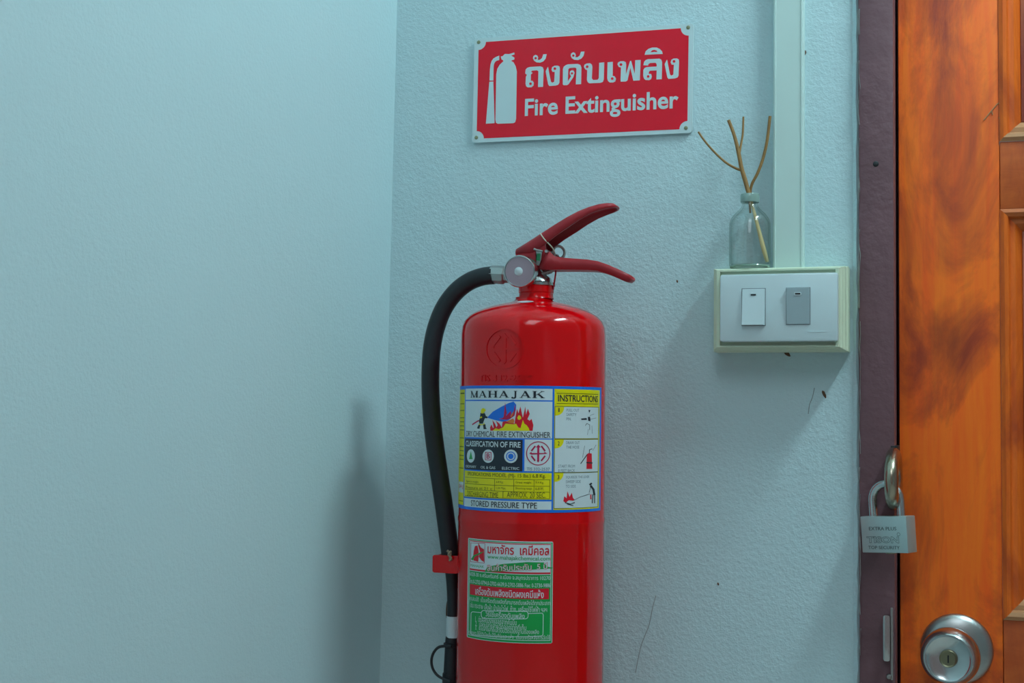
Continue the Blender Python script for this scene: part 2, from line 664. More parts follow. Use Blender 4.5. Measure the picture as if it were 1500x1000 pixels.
# ---- door frame
trim = thing('trim_1', (XF0, 0, 0), kind='structure')
bm = NB()
box(bm, XF0, XF1, -0.009, 0.11, 0, ZDOOR + 0.05)
obj('jamb', bm, M_FRAME, trim, bevel=0.002, smooth=0.8)
bm = NB()
box(bm, XR - (XF1 - XF0), XR, -0.009, 0.11, 0, ZDOOR + 0.05)
obj('jamb', bm, M_FRAME, trim, bevel=0.002, smooth=0.8)
bm = NB()
box(bm, XF1, XR - (XF1 - XF0), -0.009, 0.11, ZDOOR + 0.005, ZDOOR + 0.05)
obj('head', bm, M_FRAME, trim, bevel=0.002, smooth=0.8)
bm = NB()
box(bm, XF1 - 0.001, XF1 + 0.012, YD + 0.037, 0.11, 0, ZDOOR)
obj('door_stop', bm, M_FRAME, trim)
c = P(1283, 240, -0.009)
bm = NB()
lathe(bm, [(0, 0.0006), (0.002, 0.0008), (0.003, 0.0002), (0.0032, -0.0006)], c, Vector((0, -1, 0)), 14)
obj('nail_head', bm, M_DARK, trim, smooth=1)

# ---- door leaf: stiles, rails, mouldings and panels
XD0, XD1 = XF1 + 0.003, XR - (XF1 - XF0) - 0.003
door = thing('door_1', (XD0, YD, 0), kind='structure')
XS = P(1466, 500, YD).x                # stile / panel border
wst = XS - XD0
z_a = P(1480, 207, YD).z               # bottom of the upper panel
z_b = P(1480, 306, YD).z               # top of the middle panel
z_c = P(1480, 908, YD).z               # bottom of the middle panel
kc = P(1389, 497, YD)
YB = YD + 0.036
xm = (XD0 + XD1) / 2


def plank(name, x0, x1, z0, z1, material, y0=YD, y1=YB, bev=0.0012):
    b_ = NB()
    box(b_, x0, x1, y0, y1, z0, z1)
    return obj(name, b_, material, door, bevel=bev, smooth=0.8)


# the stile carrying the lock: knot position is expressed in the stile's own coordinates
sx_mid = (XD0 + XS) / 2
M_STILE = wood_mat('stile_wood', '#ff7a1a', '#f86016', '#a03a1e', seed=0.35, blotch_z=1.14, knot=(kc.x - sx_mid, 0, kc.z - 0.012, 0.026, 0.042))
plank('stile', XD0, XS, 0.012, ZDOOR, M_STILE)
plank('stile', XD1 - wst, XD1, 0.012, ZDOOR, wood_mat('stile_wood_far', '#f08420', '#e06a16', '#b04a22', seed=2.0))
M_RAIL = wood_mat('rail_wood', '#d86a2c', '#c45620', '#9c4020', sx=4, sz=26, seed=1.1)
rails = [(ZDOOR - 0.11, ZDOOR), (z_b, z_a), (z_c - 0.17, z_c), (0.012, 0.2)]
for z0, z1 in rails:
    plank('rail', XS + 0.0004, XD1 - wst, z0, z1, M_RAIL)
M_PANEL = wood_mat('panel_wood', '#b8684a', '#a45640', '#94483a', seed=3.3)
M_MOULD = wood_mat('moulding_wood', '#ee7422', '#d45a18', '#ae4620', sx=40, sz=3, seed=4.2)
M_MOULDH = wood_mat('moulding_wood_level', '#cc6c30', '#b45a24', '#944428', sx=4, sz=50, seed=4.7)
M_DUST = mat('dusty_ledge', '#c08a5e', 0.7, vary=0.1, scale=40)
rows = [(z_a, ZDOOR - 0.11), (z_c, z_b), (0.2, z_c - 0.17)]
cols = [(XS, xm - 0.05), (xm + 0.05, XD1 - wst)]
for z0, z1 in rows:
    plank('mullion', xm - 0.05, xm + 0.05, z0, z1, M_RAIL)


def moulding(x0, x1, z0, z1):
    """four mitred ogee strips stepping down to the panel"""
    prof = [(0, -0.001), (0.004, -0.0035), (0.008, -0.0015), (0.010, 0.004), (0.015, 0.004), (0.019, 0.0085), (0.022, 0.0125), (0.024, 0.0125)]
    cs = [(x0, z0, 1, 1), (x1, z0, -1, 1), (x1, z1, -1, -1), (x0, z1, 1, -1)]
    for i in range(4):
        a, b = cs[i], cs[(i + 1) % 4]
        b_ = NB()
        va_ = [b_.verts.new((a[0] + a[2] * o, YD + d, a[1] + a[3] * o)) for o, d in prof]
        vb_ = [b_.verts.new((b[0] + b[2] * o, YD + d, b[1] + b[3] * o)) for o, d in prof]
        for k in range(len(prof) - 1):
            b_.faces.new((va_[k], va_[k + 1], vb_[k + 1], vb_[k]))
        bmesh.ops.recalc_face_normals(b_, faces=b_.faces)
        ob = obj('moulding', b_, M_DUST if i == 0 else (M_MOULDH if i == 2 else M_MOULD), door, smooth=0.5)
        if ob.data.polygons[0].normal.y > 0:
            ob.data.flip_normals()


for z0, z1 in rows:
    for x0, x1 in cols:
        plank('panel', x0 + 0.022, x1 - 0.022, z0 + 0.022, z1 - 0.022, M_PANEL, YD + 0.011, YD + 0.026)
        moulding(x0, x1, z0, z1)
# splinters and drips of old varnish by the moulding
for pts in (((1441, 176), (1456, 158), (1463, 151), (1472, 151)), ((1453, 163), (1454, 168)), ((1463, 172), (1466, 175))):
    b_ = NB()
    pxtube(b_, pts, YD - 0.0006, 0.0007, seg=6, n=3)
    obj('splinter', b_, M_DUST, door)
# cobweb thread between the frame and the door
# ================================================================== FIRE EXTINGUISHER
AY = -0.108
AX = P(779, 700, AY).x
d_ax = (Vector((AX, AY, CAM.z)) - CAM)
DIST = d_ax.dot(fw)
RB = 106.8 * DIST / F_PX * 0.9975
EXT = thing('fire_extinguisher', (AX, AY, P(779, 1128, AY).z),
            'red dry chemical fire extinguisher with black hose hanging below the red sign', 'extinguisher')


def axz(py):
    return P(779, py, AY).z


def rpx(r):
    return r * DIST / F_PX


body = NB()
prof = [(0, axz(1118)), (rpx(80), axz(1118)), (rpx(98), axz(1114)), (RB * 0.99, axz(1104)), (RB, axz(1094)),
        (RB, axz(764)), (RB * 1.006, axz(761)), (RB * 1.006, axz(757)), (RB * 0.997, axz(754)),
        (RB * 0.997, axz(500)), (rpx(106), axz(490)), (rpx(104.8), axz(480)), (rpx(101.5), axz(471.5)), (rpx(95), axz(464)), (rpx(84), axz(457.5)),
        (rpx(70), axz(452)), (rpx(52), axz(447)), (rpx(36), axz(443.5)), (rpx(29), axz(441)), (rpx(27), axz(438)), (rpx(27), axz(436)), (0, axz(436))]
lathe(body, [(r, z) for r, z in prof], Vector((AX, AY, 0)), seg=128)
BODY = obj('cylinder_body', body, M_RED, EXT, smooth=0.7)
bm = NB()
lathe(bm, [(rpx(70), axz(1117)), (rpx(88), axz(1116)), (rpx(88), axz(1128)), (rpx(84), axz(1128)), (rpx(84), axz(1119))], Vector((AX, AY, 0)), seg=64)
obj('foot_ring', bm, M_RED, EXT, smooth=0.7)


def cyl(px, py, R=None):
    """angle and height where the view through a pixel meets the cylinder"""
    R = R or RB
    d = ray(px, py)
    ox, oy = CAM.x - AX, CAM.y - AY
    a = d.x ** 2 + d.y ** 2
    b = 2 * (ox * d.x + oy * d.y)
    c = ox * ox + oy * oy - R * R
    disc = b * b - 4 * a * c
    t = (-b - math.sqrt(max(disc, 0))) / (2 * a)
    p = CAM + d * t
    return math.atan2(p.x - AX, -(p.y - AY)), p.z


def wrap(bm, R):
    """bend a flat (arc length, height) mesh round the cylinder"""
    xs = [v.co.x for v in bm.verts]
    step = 0.004
    for k in range(math.floor(min(xs) / step) + 1, math.ceil(max(xs) / step)):
        g = bm.verts[:] + bm.edges[:] + bm.faces[:]
        bmesh.ops.bisect_plane(bm, geom=g, plane_co=(k * step, 0, 0), plane_no=(1, 0, 0), dist=1e-7)
    for v in bm.verts:
        ph = v.co.x / RB
        rr_ = R + v.co.z
        v.co = Vector((AX + rr_ * math.sin(ph), AY - rr_ * math.cos(ph), v.co.y))
    for f in bm.faces:
        f.normal_update()
        cx = f.calc_center_median()
        if f.normal.x * (cx.x - AX) + f.normal.y * (cx.y - AY) < 0:
            f.normal_flip()
    return bm


class Label:
    """a printed sheet on the cylinder; art is placed by points on it"""
    def __init__(self, bow, slope, ymid, parent):
        self.bow, self.slope, self.ymid, self.parent = bow, slope, ymid, parent
        self.n = 0

    def q(self, px, py):
        rel = max(-1, min(1, (px - 779) / 107))
        yc = py - self.slope * (px - 779) + self.bow(py) * (1 - math.sqrt(1 - rel * rel))
        return cyl(px, self.ymid)[0] * RB, cyl(779, yc)[1]

    def poly(self, name, material, *polys, layer=1, sharp=True):
        bm = poly2d(*[[self.q(*p) for p in pl] for pl in polys])
        self.n += 1
        return obj(name, wrap(bm, RB + 0.0002 + layer * 0.00007), material, self.parent, smooth=0.5)

    def rect(self, name, material, x0, y0, x1, y1, layer=1):
        (a, b), (c, d) = self.q(x0, (y0)), self.q(x1, y1)
        xm_ = (x0 + x1) / 2
        zt, zb = self.q(xm_, y0)[1], self.q(xm_, y1)[1]
        bm = poly2d([(a, zb), (c, zb), (c, zt), (a, zt)])
        return obj(name, wrap(bm, RB + 0.0002 + layer * 0.00007), material, self.parent, smooth=0.5)

    def text(self, s, material, x0, y0, x1, y1, layer=4, offset=0.0, res=3, name='lettering', spacing=1.0, tilt=0.0):
        vs, fs = text2d(s, offset, res, spacing)
        a, c = self.q(x0, y0)[0], self.q(x1, y1)[0]
        xm_ = (x0 + x1) / 2
        zt, zb = self.q(xm_, y0)[1], self.q(xm_, y1)[1]
        sk = (vs[:, 0] - 0.5) * tilt
        vs = vs * np.array([c - a, zt - zb]) + np.array([a, zb])
        vs[:, 1] += sk
        return obj(name, wrap(mesh2d(vs, fs), RB + 0.0002 + layer * 0.00007), material, self.parent, smooth=0.5)


# ---- main label
bm = NB()
phl = cyl(672.5, 655)[0]
LB = Label(lambda y: 4.6 * (y - 572) / 174, 0.0075, 655, None)
zt, zb = LB.q(750, 564.5)[1], LB.q(750, 750.2)[1]
LX0, LX1 = phl * RB - 0.035, LB.q(880, 655)[0]
LS = obj('instruction_label', wrap(poly2d([(LX0, zb), (LX1, zb), (LX1, zt), (LX0, zt)]), RB + 0.0002), M_BLUE, EXT, smooth=0.5,
         label='blue bordered white and yellow instruction label')
LB.parent = LS
# yellow strip running round the left side
zt, zb = LB.q(690, 569.5)[1], LB.q(690, 742.5)[1]
xs1 = LB.q(680.3, 655)[0]
obj('side_strip', wrap(poly2d([(LX0 + 0.002, zb), (xs1, zb), (xs1, zt), (LX0 + 0.002, zt)]), RB + 0.00027), M_YELLOW, LS, smooth=0.5)
LB.rect('side_patch', M_WHITE_DULL, 673.5, 707, 679.8, 723, layer=2)
for y in (574, 590, 600, 611, 617, 623, 629, 641, 654, 660, 667, 673, 686, 735):
    LB.rect('side_line', M_INKOLIVE, 674, y, 679.8, y + (1.2 if y not in (574,) else 2), layer=2)
LB.text('SAJ', M_CRIMSON, 674, 711, 679.6, 718, layer=3)
# left column panels
LB.rect('panel', M_WHITE_DULL, 681.5, 568.8, 808.5, 585.5)
LB.rect('panel', M_WHITE_DULL, 681.5, 587.5, 808.5, 641.5)
LB.rect('panel', M_BLACK, 681.5, 643.5, 765.5, 689.5)
LB.rect('panel', M_WHITE_DULL, 768.5, 643.5, 808.5, 690)
LB.rect('panel', M_YELLOW, 681.5, 692, 808.5, 731)
LB.rect('panel', M_WHITE_DULL, 681.5, 733.5, 808.5, 745.8)


def serif(letter):
    """wide slab-serif capitals in a unit box, as quads"""
    T, t = 0.2, 0.085
    def bar(x0, y0, x1, y1, w_):
        return [(x0 - w_ / 2, y0), (x0 + w_ / 2, y0), (x1 + w_ / 2, y1), (x1 - w_ / 2, y1)]
    def ser(x, y, w_=0.32):
        return [(x - w_ / 2, y), (x + w_ / 2, y), (x + w_ / 2, y + 0.07), (x - w_ / 2, y + 0.07)]
    if letter == 'M':
        return [bar(.12, 0, .12, 1, t), bar(.12, 1, .5, 0, T * .8), bar(.86, 1, .5, 0, t), bar(.85, 0, .85, 1, T), ser(.12, 0, .24), ser(.85, 0, .3), ser(.12, .93, .24), ser(.87, .93, .26)]
    if letter == 'A':
        return [bar(.12, 0, .5, 1, t), bar(.82, 0, .46, 1, T), [(.25, .28), (.72, .28), (.7, .36), (.28, .36)], ser(.12, 0, .24), ser(.82, 0, .34)]
    if letter == 'H':
        return [bar(.2, 0, .2, 1, T), bar(.8, 0, .8, 1, T), [(.2, .46), (.8, .46), (.8, .54), (.2, .54)], ser(.2, 0, .36), ser(.8, 0, .36), ser(.2, .93, .36), ser(.8, .93, .36)]
    if letter == 'J':
        return [bar(.62, .0, .62, 1, T), ser(.62, .93, .4), [(.5, .1), (.7, .0), (.55, -.14), (.3, -.14), (.32, -.06)], circ(.26, .0, .13, 14)]
    if letter == 'K':
        return [bar(.2, 0, .2, 1, T), ser(.2, 0, .36), ser(.2, .93, .36), bar(.84, 1, .32, .42, t), bar(.88, 0, .46, .6, T), ser(.86, 0, .34), ser(.82, .93, .3)]


W_ = {'M': 1.15, 'A': 1.05, 'H': 1.1, 'J': .8, 'K': 1.15}
tot = sum(W_[c] for c in 'MAHAJAK') + .1 * 6
a, c = LB.q(689, 572)[0], LB.q(797, 572)[0]
zt, zb = LB.q(743, 572.3)[1], LB.q(743, 582.3)[1]
cur = 0
quads = []
for ch in 'MAHAJAK':
    for qd in serif(ch):
        quads.append([(a + (cur + x * W_[ch]) / tot * (c - a), zb + y * (zt - zb)) for x, y in qd])
    cur += W_[ch] + .1
obj('lettering', wrap(poly2d(*quads), RB + 0.0005), M_INK, LS, smooth=0.5)

# fire-fighting picture
Z = lambda X, Y: (660 + X / 9.094, 550 + Y / 9.094)
pic = lambda pts: [Z(*p) for p in pts]
LB.poly('flame', M_CRIMSON, pic([(530, 735), (525, 690), (545, 650), (560, 690), (575, 700), (555, 590), (590, 640), (610, 690), (625, 660), (600, 600), (650, 640), (680, 690), (690, 620), (720, 600), (850, 640), (860, 560), (880, 440), (900, 500), (925, 410), (945, 500), (960, 560), (990, 410), (1000, 520), (1025, 440), (1050, 510), (1020, 580), (1050, 600), (1075, 575), (1100, 660), (1090, 735)]), layer=2)
LB.poly('flame_core', M_YELLOW, pic([(560, 735), (600, 700), (640, 715), (700, 690), (730, 640), (840, 650), (870, 640), (900, 690), (930, 700), (960, 590), (980, 640), (1010, 660), (1040, 700), (1050, 735)]), pic([(885, 560), (905, 525), (930, 540), (940, 570), (915, 590), (893, 585)]), layer=3)
LB.poly('water_spray', M_BLUE, pic([(485, 560), (560, 480), (680, 410), (770, 365), (835, 345), (870, 390), (865, 460), (840, 540), (760, 600), (690, 615), (580, 590)]), layer=3)
LB.poly('flame_tongue', M_MAROON, pic([(705, 550), (715, 450), (722, 355), (735, 450), (745, 500), (735, 540), (780, 490), (800, 470), (805, 510), (790, 540), (840, 470), (850, 380), (860, 460), (850, 530), (800, 570), (740, 590), (640, 575), (690, 565)]), layer=4)
LB.poly('flame_glow', M_ORANGE, pic([(795, 540), (835, 475), (830, 520), (805, 560)]), pic([(745, 610), (830, 570), (850, 600), (840, 640), (780, 630)]), layer=5)
LB.poly('firefighter', M_INK, pic([(395, 500), (420, 480), (455, 500), (470, 540), (480, 560), (455, 570), (440, 610), (430, 640), (385, 640), (375, 600), (390, 560)]), pic([(385, 640), (400, 650), (390, 690), (385, 710), (352, 705), (365, 670)]), pic([(430, 640), (465, 650), (470, 690), (482, 712), (440, 715), (435, 680)]), pic([(450, 535), (490, 545), (488, 570), (455, 565)]), layer=3)
LB.poly('firefighter_trim', M_YELLOW, pic([(400, 480), (408, 445), (430, 430), (455, 440), (468, 465), (450, 480), (445, 500), (410, 505)]), pic([(388, 555), (415, 540), (420, 560), (395, 570)]), pic([(375, 640), (430, 650), (455, 625), (452, 648), (420, 662), (376, 656)]), layer=4)
LB.poly('fire_hose', M_MAROON, pic([(285, 645), (370, 590), (380, 605), (290, 662)]), layer=2)
LB.text('DRY CHEMICAL FIRE EXTINGUISHER', M_INK, 683.5, 632, 806, 640.5, offset=0.004)
# fire classes
LB.text('CLASSIFICATION OF FIRE', M_WHITE_DULL, 683, 646.5, 762.5, 655, offset=0.02)
for cx, rr in ((690.3, 5.8), (715.5, 8.2), (748.6, 9.8)):
    LB.poly('class_disc', M_WHITE_DULL, circ(cx, 668.3, rr, 28, ry=9.9), layer=2)
LB.poly('class_mark', M_GREEN, [(687.8, 673), (693, 673), (690.4, 661)], layer=3)
LB.poly('class_mark', M_MAROON, *stroke([(711.5, 662.5), (719.8, 662.8), (719.8, 674), (711.5, 673.6)], 1.0, True), layer=3)
LB.text('B', M_MAROON, 713.3, 664.2, 718.2, 672, offset=0.02)
LB.poly('class_mark', M_BLUE, *ring2d(748.6, 668.3, 7.0, 5.6), layer=3)
LB.poly('class_mark', M_BLUE, circ(748.6, 668.3, 4, 20), layer=3)
LB.text('ORDINARY', M_WHITE_DULL, 683.2, 682, 698.5, 685.8, res=2)
LB.text('OIL & GAS', M_WHITE_DULL, 705, 683, 726.2, 687, res=2, offset=0.01)
LB.text('ELECTRIC', M_WHITE_DULL, 736, 684, 761, 688, res=2, offset=0.01)


def tis(cx, cy, r, sy=1.0):
    """the round standards mark: ring, upright, arrow heads and diagonals"""
    out = list(ring2d(cx, cy, r, r * 0.93, sy=sy))
    g = lambda x, y: (cx + x * r, cy + y * r * sy)
    for pl in ([(0, -.72), (0, .72)],):
        out += [[g(-.08, -.62), g(.08, -.62), g(.08, .62), g(-.08, .62)]]
    out += [[g(-.2, -.5), g(0, -.74), g(.2, -.5)], [g(-.12, .6), g(0, .76), g(.12, .6)]]
    out += [[g(-.76, 0), g(-.55, -.13), g(-.55, -.03), g(.5, -.03), g(.5, -.13), g(.78, 0), g(.55, .05), g(-.55, .1)]]
    for sx in (-1, 1):
        for s2 in (-1, 1):
            out += [[g(sx * .2, s2 * .58), g(sx * .3, s2 * .66), g(sx * .62, s2 * .24), g(sx * .52, s2 * .16)]]
    return out


LB.poly('standards_mark', M_MAROON, *tis(788.5, 663.8, 17.6), layer=3)
LB.text('TIS 332-2537', M_INKSOFT, 772, 684.5, 805.5, 688.8, res=2)
# specification table
LB.text('SPECIFICATIONS MODEL (MJ- 15 lbs.) 6.8 Kg.', M_INKOLIVE, 686, 693.5, 799.5, 700.5, offset=0.01)
for y in (701.5, 711, 719.5):
    LB.rect('table_line', M_INKOLIVE, 682.5, y, 806, y + .7, layer=2)
LB.rect('table_line', M_INKOLIVE, 682.5, 729.5, 806, 730.2, layer=2)
for x in (725, 753, 782.5, 805.5):
    LB.rect('table_line', M_INKOLIVE, x, 702, x + .7, 719.5, layer=2)
LB.rect('table_line', M_INKOLIVE, 737.5, 720, 738.2, 730, layer=2)
LB.rect('table_line', M_INKOLIVE, 805.5, 720, 806.2, 730, layer=2)
for s, x0, x1, y in (('Agent in weight', 684, 702, 704.5), ('6.8 Kg.', 728, 738, 704.5), ('Gross weight', 756, 779, 704.8), ('9.4 Kg.', 785, 797, 704.8),
                     ('Pressure at 21 c', 684, 722, 713.5), ('1.34 Mpa.', 728, 742, 713.5), ('Shooting range', 756, 780, 713.5), ('6-8 M.', 785, 797, 713.5)):
    LB.text(s, M_INKOLIVE, x0, y, x1, y + 4, res=2)
LB.text('DISCHARGING TIME', M_INKOLIVE, 686, 720.8, 731, 728.6)
LB.text('APPROX. 20 SEC.', M_INKOLIVE, 743.5, 720.8, 800.5, 728.8)
LB.text('STORED PRESSURE TYPE', M_INK, 691.5, 735.3, 787.5, 744, offset=0.012)
# instruction column
LB.rect('panel', M_YELLOW, 811.3, 569.5, 877.5, 746)
LB.text('INSTRUCTIONS', M_INK, 816.5, 577.8, 874.5, 587.8, offset=0.015)
for y in (575.3, 590):
    LB.rect('rule', M_INKOLIVE, 814.5, y, 875, y + .9, layer=2)
for (y0, y1) in ((595.5, 641.5), (643.5, 691), (692.5, 743.5)):
    LB.rect('rule', M_INKOLIVE, 811.9, y0 - .8, 876, y1 + .8, layer=2)
    LB.rect('step_panel', M_WHITE_DULL, 812.6, y0, 875.4, y1, layer=3)
    LB.poly('step_tab', M_YELLOW, [(812.6, y0), (825.5, y0)] + circ(812.6 + 1, y0 + 1.0, 11.8, 10, 0, 90) + [(812.6, y0 + 12.5)], layer=4)
for s, y, wn in (('1', 597, 1.6), ('2', 646, 2.8), ('3', 695.5, 2.8)):
    LB.text(s, M_INK, 818 - wn / 2, y, 818 + wn / 2, y + 6, layer=6, offset=0.01)
for s, x0, y0, x1 in (('PULL OUT', 829, 598, 847.5), ('SAFETY', 829, 604.5, 843.5), ('PIN.', 829, 611, 836), ('DRAW OUT', 829, 645.8, 848.5), ('THE HOSE', 829, 652.3, 848),
                      ('START FROM', 817.8, 680.3, 842), ('8 FEET BACK', 817.8, 686.7, 842), ('SQUEEZE THE LEVER', 829, 696.5, 863), ('SWEEP SIDE', 829, 703, 850.5), ('TO SIDE', 829, 709.8, 843.5)):
    LB.text(s, M_INKSOFT, x0, y0, x1, y0 + 4.2, res=2)
IZ = lambda X, Y: (800 + X / 4.767, 550 + Y / 4.762)
ip = lambda pts: [IZ(*p) for p in pts]
LB.poly('step_drawing', M_INK, ip([(240, 296), (278, 292), (280, 305), (242, 306)]), ip([(290, 236), (304, 236), (297, 256)]), ip([(286, 285), (302, 282), (306, 315), (290, 312)]),
        *[ip(s_) for s_ in stroke([(270, 345), (280, 330), (300, 340), (300, 375)], 3) + stroke([(305, 300), (345, 290)], 2) + stroke([(300, 275), (330, 262)], 2) + stroke([(290, 370), (285, 410)], 2) + stroke([(315, 345), (318, 400)], 2)], layer=5)
LB.poly('step_drawing', M_CRIMSON, ip([(282, 545), (296, 538), (316, 542), (320, 650), (280, 650)]), layer=5)
LB.poly('step_drawing', M_INK, *[ip(s_) for s_ in stroke([(284, 548), (262, 580), (240, 612)], 6) + stroke([(298, 540), (300, 515), (318, 508)], 5) + stroke([(282, 605), (318, 608)], 10) + stroke([(266, 487), (252, 570)], 2) + stroke([(322, 520), (345, 480)], 2)], layer=6)
LB.poly('step_drawing', M_CRIMSON, ip([(122, 875), (128, 840), (145, 855), (150, 805), (165, 845), (180, 815), (188, 850), (200, 865), (190, 872), (160, 868), (140, 885)]), layer=5)
LB.poly('step_drawing', M_CRIMSON, ip([(308, 830), (316, 828), (317, 862), (308, 864)]), layer=5)
LB.poly('step_drawing', M_INK, *[ip(s_) for s_ in stroke([(195, 868), (240, 845), (305, 825)], 3) + stroke([(305, 760), (315, 752)], 12) + stroke([(312, 770), (330, 795), (336, 830)], 14) + stroke([(325, 830), (322, 890)], 6) + stroke([(338, 830), (338, 890)], 6) + stroke([(310, 775), (300, 815)], 3) + stroke([(135, 885), (170, 895), (200, 885)], 6) + stroke([(150, 895), (190, 905)], 5)], layer=6)

# ---- lower green label
LG = Label(lambda y: 5 + 8 * (y - 793) / 145, 0.0075, 865, None)
(xa_, _), (xb_, _) = LG.q(685, 865), LG.q(809.5, 865)
zt, zb = LG.q(750, 792.6)[1], LG.q(750, 941.5)[1]
G0 = obj('contact_label', wrap(poly2d(roundrect(xa_, zb, xb_, zt, 0.0015)), RB + 0.0002), M_WHITE_DULL, EXT, smooth=0.5, label='green and white maker label with red headings')
LG.parent = G0
LG.rect('panel', M_GREEN, 686.2, 793.9, 808.6, 940.6)
LG.rect('outline', M_WHITE_DULL, 687.2, 795.2, 807, 937.5, layer=2)
LG.rect('panel', M_CRIMSON, 688, 795.8, 806.2, 840, layer=3)
LG.rect('panel', M_WHITE_DULL, 688.4, 797.2, 805.5, 837.5, layer=4)
LG.rect('panel', M_GREEN, 688, 841, 806.2, 936.5, layer=3)
GZ = lambda X, Y: (670 + X / 5.881, 780 + Y / 5.882)
gp = lambda pts: [GZ(*p) for p in pts]
# maker's emblem
LG.poly('emblem_frame', M_MAROON, *[gp(s_) for s_ in stroke([(115, 100), (235, 100), (232, 268), (115, 262)], 4, True)], layer=5)
LG.poly('emblem_red', M_CRIMSON, gp([(150, 125), (172, 120), (180, 160), (185, 200), (180, 260), (140, 250), (135, 220), (140, 170)]), gp([(178, 95), (200, 135), (228, 150), (230, 260), (205, 245), (185, 215), (195, 170), (180, 130)]), layer=6)
LG.poly('emblem_green', M_GREEN, gp([(118, 240), (140, 205), (165, 195), (205, 175), (228, 170), (200, 190), (150, 215), (135, 250)]), layer=7)
LG.text('MAHAJAK', M_GREEN, 689.5, 828.5, 709.3, 833.5, res=2, layer=6)
LG.text('มหาจักร  เคมีคอล', M_CRIMSON, 714, 798, 803.5, 812.8, layer=6, offset=0.018)
LG.text('www.mahajakchemical.com', M_GREEN, 714, 814.2, 805.2, 822.3, layer=6, offset=0.008)
LG.poly('swoosh', M_GREEN, gp([(235, 345), (260, 298), (400, 270), (600, 252), (740, 255), (770, 290), (826, 305), (740, 312), (560, 320), (400, 335)]), layer=6)
LG.text('สินค้ารับประกัน  5 ปี', M_CRIMSON, 713.5, 825.2, 801.5, 836.0, layer=7, offset=0.03, res=2, tilt=0.004)
LG.text('สินค้ารับประกัน  5 ปี', M_WHITE_DULL, 714.2, 825.8, 800.8, 835.4, layer=9, offset=0.006, res=2, tilt=0.004)
for s, x0, y0, x1, y1, of in (('6028-30 ถ.ศรีนครินทร์ อ.เมือง จ.สมุทรปราการ 10270', 688.6, 842.2, 805.5, 850.5, .005),
                              ('โทร.0-2702-0794,0-2702-6639,0-2702-5886 Fax: 0-2730-9886', 688.6, 852.3, 806, 860.3, .006)):
    LG.text(s, M_WHITE_DULL, x0, y0, x1, y1, offset=of, res=2, layer=6)
LG.rect('heading_band', M_CRIMSON, 689, 861, 804, 876.5, layer=5)
LG.text('เครื่องดับเพลิงชนิดผงเคมีแห้ง', M_WHITE_DULL, 697, 862.5, 796.5, 875, offset=0.014, res=2, layer=7)
for s, x0, y0, x1, y1 in (('คุณสมบัติ  เป็นเครื่องดับเพลิงที่สามารถดับเพลิงได้ทุกประเภท', 688.6, 877.8, 805.5, 887.4),
                          ('เช่น กระดาษ เสื้อผ้า น้ำมันไวไฟ, ก๊าซ, เครื่องใช้ไฟฟ้า ฯลฯ', 690, 886.8, 801.5, 896.4),
                          ('1.  ดึงสลักนิรภัยออกจากคันบีบ', 697.5, 905.3, 757.5, 914.2), ('2.  ปลดปลายสายฉีดออกจากที่เก็บ', 697.5, 912.8, 771.5, 921.4),
                          ('3.  จับปลายสายแล้วบีบฉีดไปยังฐานของเพลิง', 697.5, 920.0, 790, 928.8),
                          ('หมายเหตุ ใช้ได้ดีเมื่อเก็บไว้ในที่ร่มและแห้ง  เติมทุกครั้งหลังการฉีดใช้', 687.8, 928.7, 806, 937.2)):
    LG.text(s, M_WHITE_DULL, x0, y0, x1, y1, res=2, layer=6)
LG.poly('outline', M_WHITE_DULL, *stroke(roundrect(691, 897.5, 796, 931.0, 3.0, 4), 0.9, True), layer=4)
LG.poly('heading_tab', M_GREEN, roundrect(706, 894.8, 774, 906.0, 4, 4), layer=5)
LG.poly('outline', M_WHITE_DULL, *stroke(roundrect(706, 894.8, 774, 906.0, 4, 4), 0.9, True), layer=6)
LG.text('วิธีใช้เครื่องดับเพลิง', M_WHITE_DULL, 712, 896.3, 769, 905.2, offset=0.006, res=2, layer=7)

# ---- raised mark and number stamped in the shell
LE = Label(lambda y: 0.0, 0.0075, 510, BODY)


def emboss(polys, h):
    b_ = wrap(poly2d(*[[LE.q(*p) for p in pl] for pl in polys]), RB * 0.9965)
    ext = bmesh.ops.extrude_face_region(b_, geom=b_.faces[:])
    for v in [g_ for g_ in ext['geom'] if isinstance(g_, bmesh.types.BMVert)]:
        d_ = Vector((v.co.x - AX, v.co.y - AY, 0)).normalized()
        v.co += d_ * h
    bmesh.ops.recalc_face_normals(b_, faces=b_.faces)
    return b_


obj('embossed_emblem', emboss(tis(739.5, 510, 28.2, 1.06), 0.0010), M_RED, BODY)
vs, fs = text2d('TIS 332-2537', 0.0, 2)
aa, cc = LE.q(703, 553)[0], LE.q(782, 553)[0]
zt, zb = LE.q(745, 548.5)[1], LE.q(745, 558.5)[1]
b_ = wrap(mesh2d(vs * np.array([cc - aa, zt - zb]) + np.array([aa, zb]), fs), RB * 0.9965)
ext = bmesh.ops.extrude_face_region(b_, geom=b_.faces[:])
for v in [g_ for g_ in ext['geom'] if isinstance(g_, bmesh.types.BMVert)]:
    v.co += Vector((v.co.x - AX, v.co.y - AY, 0)).normalized() * 0.0009
obj('embossed_lettering', b_, M_RED, BODY)
# white oval sticker on the shoulder
bm = NB()
c0 = None
ring_ = []
for k in range(28):
    a = 2 * math.pi * k / 28
    px, py = 757 + 13 * math.cos(a), 444 + 3.6 * math.sin(a)
    ring_.append((px, py))
sh = [(rpx(84), axz(457.5)), (rpx(70), axz(452)), (rpx(52), axz(447)), (rpx(36), axz(443.5)), (rpx(29), axz(441))]


def shoulder(rr):
    for (ra, za), (rb, zb_) in zip(sh, sh[1:]):
        if rb <= rr <= ra:
            t = (rr - ra) / (rb - ra)
            return za + t * (zb_ - za)
    return sh[0][1]


